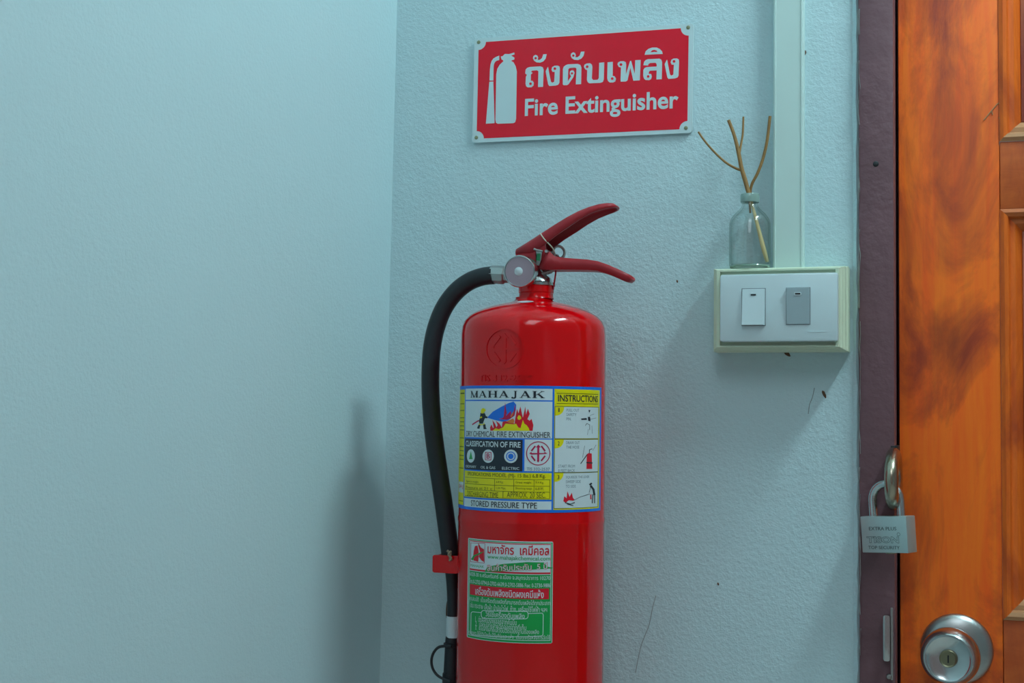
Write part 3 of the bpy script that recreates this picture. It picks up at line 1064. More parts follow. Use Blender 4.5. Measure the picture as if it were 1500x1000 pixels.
ph0 = cyl(757, 500)[0] - 0.05
vv = []
for k in range(32):
    a = 2 * math.pi * k / 32
    rr = rpx(47) + rpx(9.5) * math.sin(a)
    ph = ph0 + 0.26 * math.cos(a)
    vv.append(Vector((AX + rr * math.sin(ph), AY - rr * math.cos(ph), shoulder(rr) + 0.0004)))
cen = Vector((AX + rpx(47) * math.sin(ph0), AY - rpx(47) * math.cos(ph0), shoulder(rpx(47)) + 0.0007))
cb = bm.verts.new(cen)
rv = [bm.verts.new(v) for v in vv]
for k in range(32):
    bm.faces.new((cb, rv[k], rv[(k + 1) % 32]))
obj('shoulder_sticker', bm, M_WHITE_DULL, BODY, smooth=2)

# ---- neck, valve and gauge
bm = NB()
lathe(bm, [(rpx(26.5), axz(438)), (rpx(25.2), axz(435)), (rpx(25.2), axz(430)), (rpx(26), axz(429)), (rpx(26), axz(419)), (rpx(24.5), axz(417)), (0, axz(417))], Vector((AX + rpx(3.5), AY, 0)), seg=48)
obj('neck_collar', bm, M_RED, EXT, smooth=0.6)
VX = AX + rpx(3.5)
bm = NB()
lathe(bm, [(rpx(26), axz(419)), (rpx(26), axz(415)), (rpx(22), axz(413)), (rpx(20), axz(408)), (rpx(13), axz(403)), (rpx(9), axz(396)), (rpx(9), axz(372)), (0, axz(372))], Vector((VX + rpx(2), AY, 0)), seg=40)
VALVE = obj('valve_body', bm, M_CHROME, EXT, smooth=0.6)
bm = NB()
gc = P(763, 397.5, AY - 0.036)
gn = ((CAM - gc).normalized() + Vector((-0.30, 0, 0.02))).normalized()
G = thing('pressure_gauge', gc)
G.parent = EXT
G.location = gc - WLOC[EXT.name]
WLOC[G.name] = gc
rg = rpx(24) * 0.975
lathe(bm, [(0, -0.016), (rg * 0.55, -0.016), (rg * 0.6, -0.010), (rg * 0.97, -0.008), (rg, -0.005), (rg, 0.004), (rg * 0.985, 0.0055), (rg * 0.94, 0.006), (rg * 0.92, 0.0045), (0, 0.0045)], gc, gn, 48)
obj('gauge_case', bm, M_CHROME, G, smooth=0.6)
bm = NB()
lathe(bm, [(0, 0.0052), (rg * 0.6, 0.0051), (rg * 0.9, 0.0047)], gc, gn, 40)
obj('gauge_dial', bm, M_DIAL, G, smooth=1)
bm = NB()
lathe(bm, [(0, 0.0062), (rg * 0.22, 0.0061), (rg * 0.27, 0.0053)], gc - Vector((0.0008, 0, 0)), gn, 28)
obj('gauge_centre', bm, M_WHITE, G, smooth=1)
# outlet to the hose
bm = NB()
ca = P(720, 402, AY)
cb_ = P(792, 405, AY)
ax_ = (cb_ - ca)
lathe(bm, [(0, 0), (rpx(13.4), 0), (rpx(13.6), rpx(2)), (rpx(13.6), rpx(20)), (rpx(11.5), rpx(22)), (rpx(11.5), ax_.length)], ca, ax_, 8)
obj('hose_coupling', bm, M_STEEL, EXT, smooth=0.5)
bm = NB()
pxtube(bm, [(723, 403), (707, 405), (688, 412), (669, 426), (652, 448), (640, 476), (633, 508), (630.5, 545), (631, 585), (634, 625), (639, 665), (645, 705), (651, 745), (656, 782), (660, 812)], AY, rpx(13.6), seg=20, n=6)
obj('hose', bm, M_RUBBER, EXT, smooth=1.2)
# nozzle
bm = NB()
y_n = 0.006
pxtube(bm, [(659, 806, y_n, rpx(13)), (661, 822, y_n, rpx(11.5)), (663, 850, y_n, rpx(9.8)), (664, 880, y_n, rpx(9.2)), (664, 905, y_n, rpx(9.4)), (664, 930, y_n, rpx(10)), (663, 936, y_n, rpx(10.8)), (662, 965, y_n, rpx(11.4)), (661, 990, y_n, rpx(11.8))], AY, 0.01, seg=20, n=4)
NOZ = obj('nozzle', bm, M_RUBBER, EXT, smooth=1.0)
bm = NB()
pxtube(bm, [(664.3, 902, y_n, rpx(10.4)), (664, 933, y_n, rpx(10.9))], AY, 0.01, seg=20, n=4)
obj('nozzle_band', bm, M_WHITE, NOZ, smooth=1.0)
bm = NB()
pxtube(bm, [(660.8, 986, y_n, rpx(12.4)), (660.6, 990, y_n, rpx(12.9)), (660.4, 1002, y_n, rpx(12.9)), (660.4, 1004, y_n, rpx(12))], AY, 0.01, seg=20, n=2)
obj('nozzle_cap', bm, M_RUBBER, NOZ, smooth=0.8)
bm = NB()
pxtube(bm, [(661, 946), (651, 946), (642, 948), (635, 956), (632, 967), (634, 979), (641, 989), (652, 995), (660, 997)], AY - 0.006, rpx(2.1), seg=8)
obj('cap_strap', bm, M_RUBBER, NOZ, smooth=1.2)
bm = NB()
zc = P(662, 944, AY + y_n)
lathe(bm, [(rpx(11.2), -rpx(3)), (rpx(12.6), -rpx(2.4)), (rpx(12.6), rpx(2.4)), (rpx(11.2), rpx(3))], zc, Vector((0, 0, 1)), 20)
obj('strap_collar', bm, M_RUBBER, NOZ, smooth=0.8)
# red clip that holds the hose against the shell
a, b = P(643, 810, AY - 0.004), P(672, 837, AY - 0.004)
bm = NB()
prism(bm, roundrect(a.x, b.z, b.x + 0.006, a.z, 0.0024, 4), AY - 0.022, AY - 0.0195)
obj('hose_clip', bm, M_RED, EXT, smooth=0.6)
bm = NB()
box(bm, a.x, a.x + 0.002, AY - 0.02, AY + 0.018, b.z + .001, a.z - .001)
box(bm, a.x, b.x + 0.006, AY + 0.016, AY + 0.018, b.z + .001, a.z - .001)
obj('clip_arm', bm, M_RED, EXT)
bm = NB()
pxtube(bm, [(655, 806), (660, 811), (659, 816), (662, 820)], AY - 0.024, rpx(1.8), seg=7)
pxtube(bm, [(661, 807), (657, 812), (661, 817), (658, 821)], AY - 0.025, rpx(1.6), seg=7)
obj('tie_knot', bm, mat('jute', '#a89a80', 0.8, vary=0.2), EXT, smooth=1.2)


# ---- levers: pressed steel channels
def channel(bm, top, bot, wd, y, up=True):
    """U channel along a side view; top / bot are matching pixel polylines, wd the width at each"""
    rings = []
    n = len(top)
    for i in range(n):
        t, b = top[i], bot[i]
        w_ = wd[i] / 2
        # pixel outline belongs to the near flange
        A, B = P(t[0], t[1], y - w_), P(b[0], b[1], y - w_)
        if not up:
            A, B = B, A
        h = (A - B)
        e = min(0.35, 0.003 / max(h.length, 1e-5))
        C_ = A - h * e
        row = [B, C_, A + Vector((0, 0.0022, 0)), A + Vector((0, w_, 0)), A + Vector((0, 2 * w_ - 0.0022, 0)), C_ + Vector((0, 2 * w_, 0)), B + Vector((0, 2 * w_, 0))]
        rings.append([bm.verts.new(v) for v in row])
    for A, B in zip(rings, rings[1:]):
        for k in range(len(A) - 1):
            bm.faces.new((A[k], A[k + 1], B[k + 1], B[k]))
    bm.faces.new(rings[-1])
    bmesh.ops.recalc_face_normals(bm, faces=bm.faces)
    return bm


LY = AY + 0.001
bm = NB()
channel(bm, [(755.5, 366), (775, 354), (795, 341), (812, 330), (830, 319), (846, 310.5), (862, 304), (876, 300), (888, 298.3), (897, 298.6), (902, 301.5)],
        [(756, 375), (777, 373), (798, 358), (815, 344.5), (832, 333), (848, 322), (864, 313), (877, 308), (889, 304.7), (897, 303.6), (902.5, 303.5)],
        [.024, .027, .030, .032, .034, .034, .034, .033, .030, .022, .010], LY)
obj('squeeze_lever', bm, M_LEVER, EXT, smooth=0.9, solid=0.0022)
for yy in (LY - 0.0148, LY + 0.0118):
    bm = NB()
    prism(bm, [(p_.x, p_.z) for p_ in (P(q_[0], q_[1], LY - 0.013) for q_ in [(756, 372), (778, 371), (799, 357.5), (800.5, 368), (796, 380), (786, 390), (772, 388), (757, 380)])], yy, yy + 0.003)
    obj('lever_cheek', bm, M_LEVER, EXT)
bm = NB()
channel(bm, [(800, 366), (806, 369), (812, 375), (820, 377), (840, 378.6), (860, 380), (876, 382.5), (892, 388), (906, 394.5), (916, 399.5), (922, 404), (924.5, 407.5)],
        [(789, 392.5), (800, 393), (812, 393), (822, 393), (842, 393.2), (860, 393.5), (875, 394.8), (889, 399), (902, 404.5), (912, 409), (919, 410.8), (923, 410)],
        [.027, .028, .028, .027, .026, .026, .026, .026, .0255, .025, .021, .014], LY, up=False)
obj('carrying_handle', bm, M_LEVER, EXT, smooth=0.9, solid=0.0022)
for yy in (LY - 0.0125, LY + 0.0095):
    bm = NB()
    prism(bm, [(p_.x, p_.z) for p_ in (P(q_[0], q_[1], LY - 0.012) for q_ in [(786, 393), (787, 368), (800, 364), (812, 375), (820, 378), (818, 392)])], yy, yy + 0.003)
    obj('handle_cheek', bm, M_LEVER, EXT)
# rivet, pin, ring, tag and ties
pn = P(808, 371, LY)
bm = NB()
tube(bm, [(Vector((pn.x, LY - 0.02, pn.z)), 0.0016), (Vector((pn.x, LY + 0.022, pn.z)), 0.0016)], 10)
PIN = obj('safety_pin', bm, M_STEEL, EXT, smooth=0.8)
bm = NB()
rc = P(818.5, 369.5, LY + 0.006)
pts = []
for k in range(28):
    a = 2 * math.pi * k / 28
    pts.append((rc + Vector((math.cos(a) * rpx(6.2), math.cos(a) * 0.006, math.sin(a) * rpx(9.2))), rpx(2.0)))
tube(bm, pts, 8, closed=True)
obj('pin_ring', bm, M_STEEL, PIN, smooth=1.2)
bm = NB()
pts = [P(785, 365, LY - 0.0165), P(794.5, 368, LY - 0.0165), P(793, 380, LY - 0.0165), P(790, 389, LY - 0.0165), P(785.5, 388, LY - 0.0165), P(787, 376, LY - 0.0165)]
prism(bm, [(p_.x, p_.z) for p_ in pts], LY - 0.0175, LY - 0.0165)
obj('pin_tag', bm, M_STEEL, PIN)
bm = NB()
pts = [P(787, 371, LY - 0.0178), P(792, 371, LY - 0.0178), P(790.5, 382, LY - 0.0178), P(785.5, 381, LY - 0.0178)]
prism(bm, [(p_.x, p_.z) for p_ in pts], LY - 0.0183, LY - 0.0176)
obj('green_tag', bm, M_GREENTAG, PIN)
bm = NB()
pxtube(bm, [(782, 364.5), (786, 366), (791, 367), (795, 368)], LY - 0.0195, rpx(1.5), seg=7)
obj('pin_stub', bm, M_STEEL, PIN, smooth=1.2)
bm = NB()
pxtube(bm, [(793, 341.5, 0.004), (792.6, 343.5, -0.016), (798, 351, -0.016), (804, 357, -0.015), (810, 364, -0.012), (813, 372, -0.006)], LY, rpx(1.0), seg=7)
obj('seal_wire', bm, M_WIRE, EXT, smooth=1.2)
bm = NB()
pxtube(bm, [(814.5, 391, 0), (814, 400, -0.004), (812.5, 410, -0.004), (811, 419, -0.002), (810.4, 424, -0.002)], LY, rpx(1.3), seg=7)
obj('red_cord', bm, M_REDCORD, EXT, smooth=1.2)
bm = NB()
hx = [P(793 + 17 * t, 402 - 6 * t, LY - 0.004) for t in np.linspace(0, 1, 60)]
tube(bm, [(p_ + Vector((math.cos(i * 0.95) * .001, math.sin(i * 0.95) * .0028, math.cos(i * 0.95) * .0024)), 0.0007) for i, p_ in enumerate(hx)], 6)
obj('spring', bm, M_STEEL, EXT, smooth=1.2)
bm = NB()
tube(bm, [(P(796, 412, LY - 0.004), 0.0022), (P(794, 393, LY - 0.004), 0.0022)], 10)
obj('valve_stem', bm, M_CHROME, EXT, smooth=0.8)

# ---- wall hook behind the neck carries the weight
hz = axz(560)
HK = thing('wall_hook', (AX, -0.002, hz - 0.05), 'small steel wall hook hidden behind the red extinguisher cylinder', 'hook')
bm = NB()
box(bm, AX - 0.014, AX + 0.014, -0.003, 0.0, hz - 0.05, hz + 0.004)
obj('hook_plate', bm, M_STEEL, HK, bevel=0.0008)
bm = NB()
box(bm, AX - 0.008, AX + 0.008, AY + RB + 0.0003, -0.003, hz - 0.004, hz - 0.0015)
obj('hook_arm', bm, M_STEEL, HK, bevel=0.0006)

# ================================================================== SIGN
Q4 = [(65, 157), (1441, 62), (1431, 746), (49, 812)]
SZ = lambda X, Y: (680 + X / 4.2857, 20 + Y / 4.2857)
YS = -0.0042
cw = [P(*SZ(*q), YS) for q in Q4]
SW = ((cw[1] - cw[0]).length + (cw[2] - cw[3]).length) / 2
SH = ((cw[3] - cw[0]).length + (cw[2] - cw[1]).length) / 2
scn = sum(cw, Vector()) / 4
ex = ((cw[1] - cw[0]) + (cw[2] - cw[3])).normalized()
ez = Vector((-ex.z, 0, ex.x))
dst = [(-SW / 2, SH / 2), (SW / 2, SH / 2), (SW / 2, -SH / 2), (-SW / 2, -SH / 2)]
A_, B_ = [], []
for (X, Y), (u, v) in zip(Q4, dst):
    A_ += [[X, Y, 1, 0, 0, 0, -u * X, -u * Y], [0, 0, 0, X, Y, 1, -v * X, -v * Y]]
    B_ += [u, v]
H_ = np.linalg.solve(np.array(A_, float), np.array(B_, float))


def sg(X, Y):
    d_ = H_[6] * X + H_[7] * Y + 1
    return ((H_[0] * X + H_[1] * Y + H_[2]) / d_, (H_[3] * X + H_[4] * Y + H_[5]) / d_)


def sgw(u, v, y=0.0):
    p_ = scn + ex * u + ez * v
    return Vector((p_.x, YS + y, p_.z))


SIGN = thing('fire_extinguisher_sign', sgw(0, -SH / 2), 'red and white fire extinguisher sign in Thai and English on the wall', 'sign')


def flat(name, bm, material, y, label=None):
    for v in bm.verts:
        v.co = sgw(v.co.x, v.co.y, y - v.co.z)
    for f in bm.faces:
        f.normal_update()
        if f.normal.y > 0:
            f.normal_flip()
    return obj(name, bm, material, SIGN, label=label)


bm = NB()
pts = [sgw(u, v) for u, v in roundrect(-SW / 2, -SH / 2, SW / 2, SH / 2, 0.004)]
prism(bm, [(p_.x, p_.z) for p_ in pts], YS, -0.0006)
obj('sign_board', bm, M_SIGNWHITE, SIGN, bevel=0.0006)
rc4 = [sg(90, 180), sg(1410, 92), sg(1399, 725), sg(78, 786)]
hw = (rc4[1][0] - rc4[0][0] + rc4[2][0] - rc4[3][0]) / 4
hh = (rc4[0][1] - rc4[3][1] + rc4[1][1] - rc4[2][1]) / 4
rn = 0.0088
pts = []
for cx, cy, a0 in ((hw, hh, 270), (-hw, hh, 0), (-hw, -hh, 90), (hw, -hh, 180)):
    pts += [(cx + rn * math.cos(math.radians(a0 - 90 * k / 8)), cy + rn * math.sin(math.radians(a0 - 90 * k / 8))) for k in range(9)]
flat('red_field', poly2d(pts), M_SIGNRED, -0.00015)
for q_ in ((92, 178), (1407, 88), (1392, 716), (76, 779)):
    u, v = sg(*q_)
    bm = NB()
    lathe(bm, [(0, 0.0006), (0.0014, 0.0005), (0.0022, 0.0001), (0.0022, -0.0004)], sgw(u, v, -0.0002), Vector((0, -1, 0)), 14)
    obj('screw', bm, mat('old_screw', '#8f9474', 0.5, metal=0.4), SIGN, smooth=1)
S = lambda pts: [sg(*p) for p in pts]
flat('pictogram_cylinder', poly2d(S([(203, 380), (210, 345), (225, 320), (243, 303), (250, 296), (292, 292), (312, 305), (326, 330), (333, 362), (328, 660), (322, 682), (310, 688), (212, 692), (200, 685), (197, 665)]),
                                  S([(243, 266), (258, 252), (285, 253), (317, 243), (319, 255), (297, 263), (318, 275), (318, 287), (300, 293), (292, 300), (252, 302), (244, 290), (236, 287), (232, 268)])), M_SIGNWHITE, -0.0003)
out_ = [(222, 263), (203, 270), (186, 280), (174, 296), (167, 318), (163, 350), (160, 420)]
inn_ = [(222, 291), (208, 294), (197, 301), (190, 314), (187, 330), (186, 355), (185, 420)]
flat('pictogram_hose', poly2d(*[S([out_[i], out_[i + 1], inn_[i + 1], inn_[i]]) for i in range(6)]), M_SIGNWHITE, -0.0003)
flat('pictogram_horn', poly2d(S([(159, 427), (185, 426), (192, 688), (137, 692)])), M_SIGNWHITE, -0.0003)


def sign_text(s, x0, x1, ytop, ybot, offset):
    """box at the reference column x=870"""
    vs, fs = text2d(s, 0.0, 5, heavy=offset)
    a = sg(x0, (ytop + ybot) / 2 + (870 - x0) * 0.058)[0]
    b = sg(x1, (ytop + ybot) / 2 + (870 - x1) * 0.058)[0]
    t, bo = sg(870, ytop)[1], sg(870, ybot)[1]
    vs = vs * np.array([b - a, t - bo]) + np.array([a, bo])
    return flat('lettering', mesh2d(vs, fs), M_SIGNWHITE, -0.0003)


TA = lambda X, Y: sg((765 + X / 12.5 - 680) * 4.2857, (66 + Y / 12.5 - 20) * 4.2857)
NG = [(437, 480), (480, 395), (490, 430), (497, 480), (535, 670), (560, 690), (595, 670), (605, 490), (565, 490), (545, 450), (560, 400), (600, 378), (660, 375), (695, 395), (700, 440), (690, 690), (670, 725), (620, 742), (505, 750), (485, 720)]
HAN = [(205, 240), (215, 200), (250, 178), (285, 190), (302, 230), (290, 268), (330, 270), (370, 240), (395, 168), (460, 165), (440, 245), (400, 295), (340, 322), (270, 315), (225, 285)]
mv = lambda pts, dx, dy: [(x + dx, y + dy) for x, y in pts]
thai = [  # (outline, counter)
    ([(62, 520), (70, 450), (100, 415), (150, 400), (340, 388), (385, 405), (402, 450), (390, 765), (298, 768), (305, 480), (280, 462), (190, 468), (168, 490), (195, 500), (192, 520), (168, 535), (165, 650), (200, 655), (222, 690), (215, 740), (180, 772), (110, 775), (80, 755), (68, 710), (75, 580), (95, 545)], circ(160, 708, 25, 14)),
    (HAN, circ(255, 240, 22, 14)),
    (NG, circ(608, 432, 25, 14)),
    ([(752, 720), (755, 440), (770, 395), (810, 365), (850, 352), (1030, 345), (1075, 365), (1095, 410), (1088, 715), (990, 720), (1003, 430), (980, 412), (880, 420), (855, 440), (845, 665), (905, 572), (878, 530), (885, 480), (920, 458), (955, 470), (970, 510), (945, 590), (860, 715), (830, 735), (770, 735)], circ(922, 518, 20, 14)),
    (mv(HAN, 692, -47), circ(947, 193, 22, 14)),
    ([(1140, 400), (1150, 360), (1185, 338), (1250, 332), (1285, 355), (1295, 400), (1285, 610), (1310, 640), (1390, 635), (1412, 605), (1420, 325), (1512, 315), (1503, 630), (1485, 675), (1437, 692), (1240, 700), (1210, 680), (1195, 640), (1200, 460), (1165, 445)], circ(1200, 397, 25, 14)),
] + [(mv(o_, 1437.5, -75), mv(h_, 1437.5, -75)) for o_, h_ in (
    ([(135, 390), (232, 382), (228, 640), (262, 645), (290, 690), (275, 740), (235, 760), (175, 760), (140, 730), (128, 680)], circ(220, 690, 25, 14)),
    ([(315, 430), (330, 390), (370, 372), (430, 370), (468, 390), (475, 430), (470, 610), (545, 370), (565, 362), (630, 600), (640, 352), (740, 348), (722, 720), (605, 728), (550, 490), (500, 720), (470, 742), (375, 745), (372, 715), (380, 485), (340, 475)], circ(380, 433, 26, 14)),
    ([(788, 445), (800, 385), (830, 350), (870, 335), (1080, 325), (1115, 345), (1130, 390), (1122, 700), (1025, 705), (1030, 540), (905, 545), (888, 570), (885, 600), (930, 605), (943, 650), (930, 695), (895, 718), (830, 715), (800, 690), (785, 640), (788, 530), (810, 495), (850, 478), (1030, 468), (1030, 425), (1010, 400), (910, 405), (880, 425), (875, 450)], circ(875, 650, 24, 14)),
    ([(810, 255), (830, 190), (880, 145), (950, 122), (1030, 122), (1090, 150), (1130, 195), (1140, 240)], [(915, 210), (945, 175), (985, 165), (1030, 178), (1045, 205), (990, 200)]),
    (mv(NG, 738, -55), circ(1346, 375, 25, 14)))]
for o_, h_ in thai:
    flat('lettering', poly2d([TA(*p) for p in o_]), M_SIGNWHITE, -0.0003)
flat('letter_counters', poly2d(*[[TA(*p) for p in h_] for o_, h_ in thai]), M_SIGNRED, -0.00038)
sign_text('Fire Extinguisher', 383, 1346, 508, 652, 0.022)

# ================================================================== SWITCH BOX, TRUNKING
YBX = -0.046
bl, br = P(1049, 452, YBX), P(1230, 452, YBX)
zt_, zb_ = P(1139, 393.2, YBX).z, P(1139, 508.5, YBX).z
xc_, zc_ = (bl.x + br.x) / 2, (zt_ + zb_) / 2
SBW, SBH = (br.x - bl.x), zt_ - zb_
SB = thing('light_switch_box', (xc_, 0, zb_), 'cream surface box with two rocker light switches on the wall', 'light switch')
bm = NB()
steps = [(0.0066, 0.0), (0.0066, -0.022), (0.0046, -0.0235), (0.0046, -0.034), (0.0024, -0.0355), (0.0024, -0.041), (0.0002, -0.0425), (-0.0006, YBX), (-0.004, YBX), (-0.004, YBX + 0.004)]
rings = []
for e, y in steps:
    hx_, hz_ = SBW / 2 + e, SBH / 2 + e * 0.5
    rings.append([bm.verts.new((xc_ + sx * hx_, y, zc_ + sz * hz_)) for sx, sz in ((-1, -1), (1, -1), (1, 1), (-1, 1))])
for A, B in zip(rings, rings[1:]):
    for k in range(4):
        bm.faces.new((A[k], A[(k + 1) % 4], B[(k + 1) % 4], B[k]))
bm.faces.new(rings[-1])
bm.faces.new(rings[0][::-1])
bmesh.ops.recalc_face_normals(bm, faces=bm.faces)
obj('box_frame', bm, M_CREAM, SB)
pw, ph_ = 0.120, 0.070
bm = NB()
box(bm, -pw / 2, pw / 2, YBX - 0.0085, YBX + 0.001, PLATE.z - ph_ / 2, PLATE.z + ph_ / 2)
obj('cover_plate', bm, M_WHITE, SB, bevel=0.003, smooth=0.4)
yp = YBX - 0.0085
for (x0, y0, x1, y1), mt, tilt in (((1087.5, 423.5, 1120.5, 476.0), M_WHITE, 1), ((1152.5, 422.2, 1186, 474.5), M_GREYSW, -1)):
    a, b = P(x0, y0, yp), P(x1, y1, yp)
    bm = NB()
    box(bm, a.x - .0008, b.x + .0008, yp - 0.0002, yp + 0.002, b.z - .0008, a.z + .0008)
    obj('switch_recess', bm, mat('recess_grey', '#7f8d92', 0.5), SB)
    bm = NB()
    box(bm, a.x, b.x, yp - 0.0012, yp + 0.001, b.z, a.z)
    for v in bm.verts:
        if v.co.y < yp:
            lowv = v.co.z < (a.z + b.z) / 2
            if tilt > 0:
                v.co.y -= 0.0042 if lowv else 0.0
            else:
                v.co.y -= 0.0034 if not lowv else 0.0
    RK = obj('rocker_switch', bm, mt, SB, bevel=0.0004)
    zi = a.z - (a.z - b.z) * 0.165
    yi = yp - 0.0012 - (0.0042 * 0.165 if tilt > 0 else 0.0034 * 0.835)
    xi = (a.x + b.x) / 2
    bm = NB()
    prism(bm, roundrect(xi - 0.0036, zi - 0.0017, xi + 0.0036, zi + 0.0017, 0.001, 3), yi - 0.0004, yi + 0.001)
    obj('indicator_surround', bm, M_WHITE, RK)
    bm = NB()
    prism(bm, roundrect(xi - 0.0027, zi - 0.0008, xi + 0.0027, zi + 0.0008, 0.0005, 3), yi - 0.0006, yi + 0.001)
    obj('indicator_slot', bm, M_DARK, RK)
# faint raised maker's mark on the plate
a, b = P(1184, 483, yp), P(1208, 486, yp)
bm = NB()
box(bm, a.x, b.x, yp - 0.00035, yp + 0.0004, b.z, b.z + 0.0009)
obj('raised_mark', bm, M_WHITE, SB)

XT0, XT1 = P(1133, 200, -0.014).x, P(1177, 200, -0.014).x
ztop_box = zc_ + SBH / 2 + 0.0035
TR = thing('cable_trunking', ((XT0 + XT1) / 2, 0, ztop_box), 'pale vertical plastic cable trunking running up from the switch box', 'trunking')
bm = NB()
prism(bm, [(XT0, ztop_box), (XT1, ztop_box), (XT1, ZTOP - 0.001), (XT0, ZTOP - 0.001)], -0.0105, 0.0)
obj('trunking_base', bm, M_TRUNK, TR)
bm = NB()
wd_ = XT1 - XT0
outline = [(-0.0005, -0.0085), (-0.0005, -0.0135), (0.0008, -0.0155), (0.0022, -0.0158), (0.0028, -0.0148), (wd_ - 0.0028, -0.0148), (wd_ - 0.0022, -0.0158), (wd_ - 0.0008, -0.0155), (wd_ + 0.0005, -0.0135), (wd_ + 0.0005, -0.0085)]
va = [bm.verts.new((XT0 + x, y, ztop_box)) for x, y in outline]
vb = [bm.verts.new((XT0 + x, y, ZTOP - 0.001)) for x, y in outline]
n_ = len(outline)
for k in range(n_):
    bm.faces.new((va[k], va[(k + 1) % n_], vb[(k + 1) % n_], vb[k]))
bm.faces.new(va[::-1])
bm.faces.new(vb)
bmesh.ops.recalc_face_normals(bm, faces=bm.faces)
obj('trunking_cover', bm, M_TRUNK, TR)

# ================================================================== BOTTLE AND TWIGS
YBT = -0.0225
bc = P(1098.3, 387, YBT)
zbo = ztop_box
kx = (P(1198.3, 350, YBT) - P(1098.3, 350, YBT)).length / 100
topz = P(1098, 284.5, YBT).z
Hb = topz - zbo
R_b = 30.6 * kx
bm = NB()
t_ = 0.0013
BT = thing('glass_bottle', (bc.x, YBT, zbo), 'clear glass vial bottle standing on the light switch box', 'bottle')
po = [(0, 0.0008), (R_b * 0.86, 0.0004), (R_b * 0.96, 0.0012), (R_b, 0.004), (R_b, Hb * 0.56), (R_b * 0.985, Hb * 0.61), (R_b * 0.91, Hb * 0.67), (R_b * 0.74, Hb * 0.735), (R_b * 0.52, Hb * 0.79), (R_b * 0.40, Hb * 0.83), (R_b * 0.37, Hb * 0.895)]
pi_ = [(R_b * 0.30, Hb * 0.895), (R_b * 0.30, Hb * 0.84), (R_b * 0.42, Hb * 0.785), (R_b * 0.66, Hb * 0.72), (R_b * 0.85, Hb * 0.655), (R_b - t_, Hb * 0.6), (R_b - t_, 0.005), (R_b * 0.85, 0.0032), (0, 0.003)]
lathe(bm, po + pi_, Vector((bc.x, YBT, zbo)), seg=48)
obj('bottle_body', bm, M_GLASS, BT, smooth=0.8)
bm = NB()
lathe(bm, [(R_b * 0.29, Hb * 0.893), (R_b * 0.445, Hb * 0.885), (R_b * 0.46, Hb * 0.90), (R_b * 0.46, Hb * 0.985), (R_b * 0.44, Hb), (R_b * 0.31, Hb), (R_b * 0.29, Hb * 0.985)], Vector((bc.x, YBT, zbo)), seg=40, close=True)
obj('bottle_lip', bm, mat('lip_glass', '#93b0a8', 0.12, vary=0.1, scale=120, spec=0.7), BT, smooth=0.8)
bm = NB()
lathe(bm, [(R_b * 0.80, 0.0006), (R_b * 0.95, 0.0003), (R_b * 0.985, 0.0014), (R_b * 0.95, 0.0028), (R_b * 0.82, 0.0026)], Vector((bc.x, YBT, zbo)), seg=48, close=True)
obj('bottle_foot', bm, mat('foot_glass', '#7d9a8c', 0.12, vary=0.1, scale=120, spec=0.7), BT, smooth=0.8)


def twig(label, parts):
    root_ = None
    p0 = parts[0][2][0]
    root_ = thing('dry_twig', P(p0[0], p0[1], YBT), label, 'twig')
    for nm, m_, st in parts:
        b_ = NB()
        tube(b_, smoothpath([(P(p[0], p[1], YBT + (p[2] if len(p) > 2 else 0)), p[3] * kx) for p in st], 6), 8)
        obj(nm, b_, m_, root_, smooth=1.2)


twig('dry forked brown twig with three tips standing in the glass bottle', [
    ('peeled_end', M_TWIGPALE, [(1124, 383.5, -0.002, 2.6), (1119, 366, -0.002, 3.5), (1113, 343, -0.001, 3.0), (1105, 312, 0, 2.4), (1099, 290, 0, 2.4)]),
    ('stem', M_TWIG, [(1100, 294, 0, 2.6), (1097, 284, 0, 3.2), (1091.5, 264, 0, 3.4), (1086, 245, 0, 3.1), (1081.5, 222, 0, 3.0), (1075.5, 198, 0, 2.6), (1067.3, 176, 0, 2.5)]),
    ('side_shoot', M_TWIG, [(1085.5, 249, 0, 2.2), (1077, 246, -0.001, 1.9), (1062, 237, -0.004, 1.7), (1045, 221, -0.006, 1.6), (1032, 206, -0.007, 1.5), (1023, 193, -0.008, 1.5)]),
    ('side_shoot', M_TWIG, [(1082.5, 226, 0, 2.2), (1085, 214, 0.003, 1.8), (1088, 196, 0.006, 1.6), (1089, 171, 0.008, 1.5)])])
twig('single curved brown twig in the glass bottle beside the trunking', [
    ('stem', M_TWIG, [(1099, 312, 0.004, 1.6), (1098.5, 290, 0.003, 1.9), (1101, 271, 0.003, 2.2), (1110, 253, 0.002, 2.3), (1118, 231, 0.002, 2.3), (1124, 204, 0.001, 2.3), (1128, 170, 0, 2.3)])])

# ================================================================== PADLOCK, STAPLE, LATCH, KNOB
st_c = P(1309, 701, -0.026)
bm = NB()
Rz, Ry, rt = 36.5 / 1470, 0.036, 0.0068
pts = []
for k in range(32):
    a = 2 * math.pi * k / 32
    pts.append((st_c + Vector((-(Ry * (CAM.x - st_c.x) / (st_c.y - CAM.y) - 0.0022) * math.cos(a) * -1, -Ry * math.cos(a), Rz * math.sin(a))), rt))
tube(bm, pts, 14, closed=True)
STP = thing('hasp_staple', st_c + Vector((0, 0, -0.03)), 'thick nickel ring staple between door frame and door holding the padlock', 'staple')
obj('staple_ring', bm, M_BRASS, STP, smooth=1.2)
bm = NB()
box(bm, XF1 - 0.004, XF1 + 0.0035, -0.0092, YD - 0.0002, st_c.z - 0.030, st_c.z + 0.033)
obj('hasp_slot', bm, M_DARK, STP, bevel=0.0006)

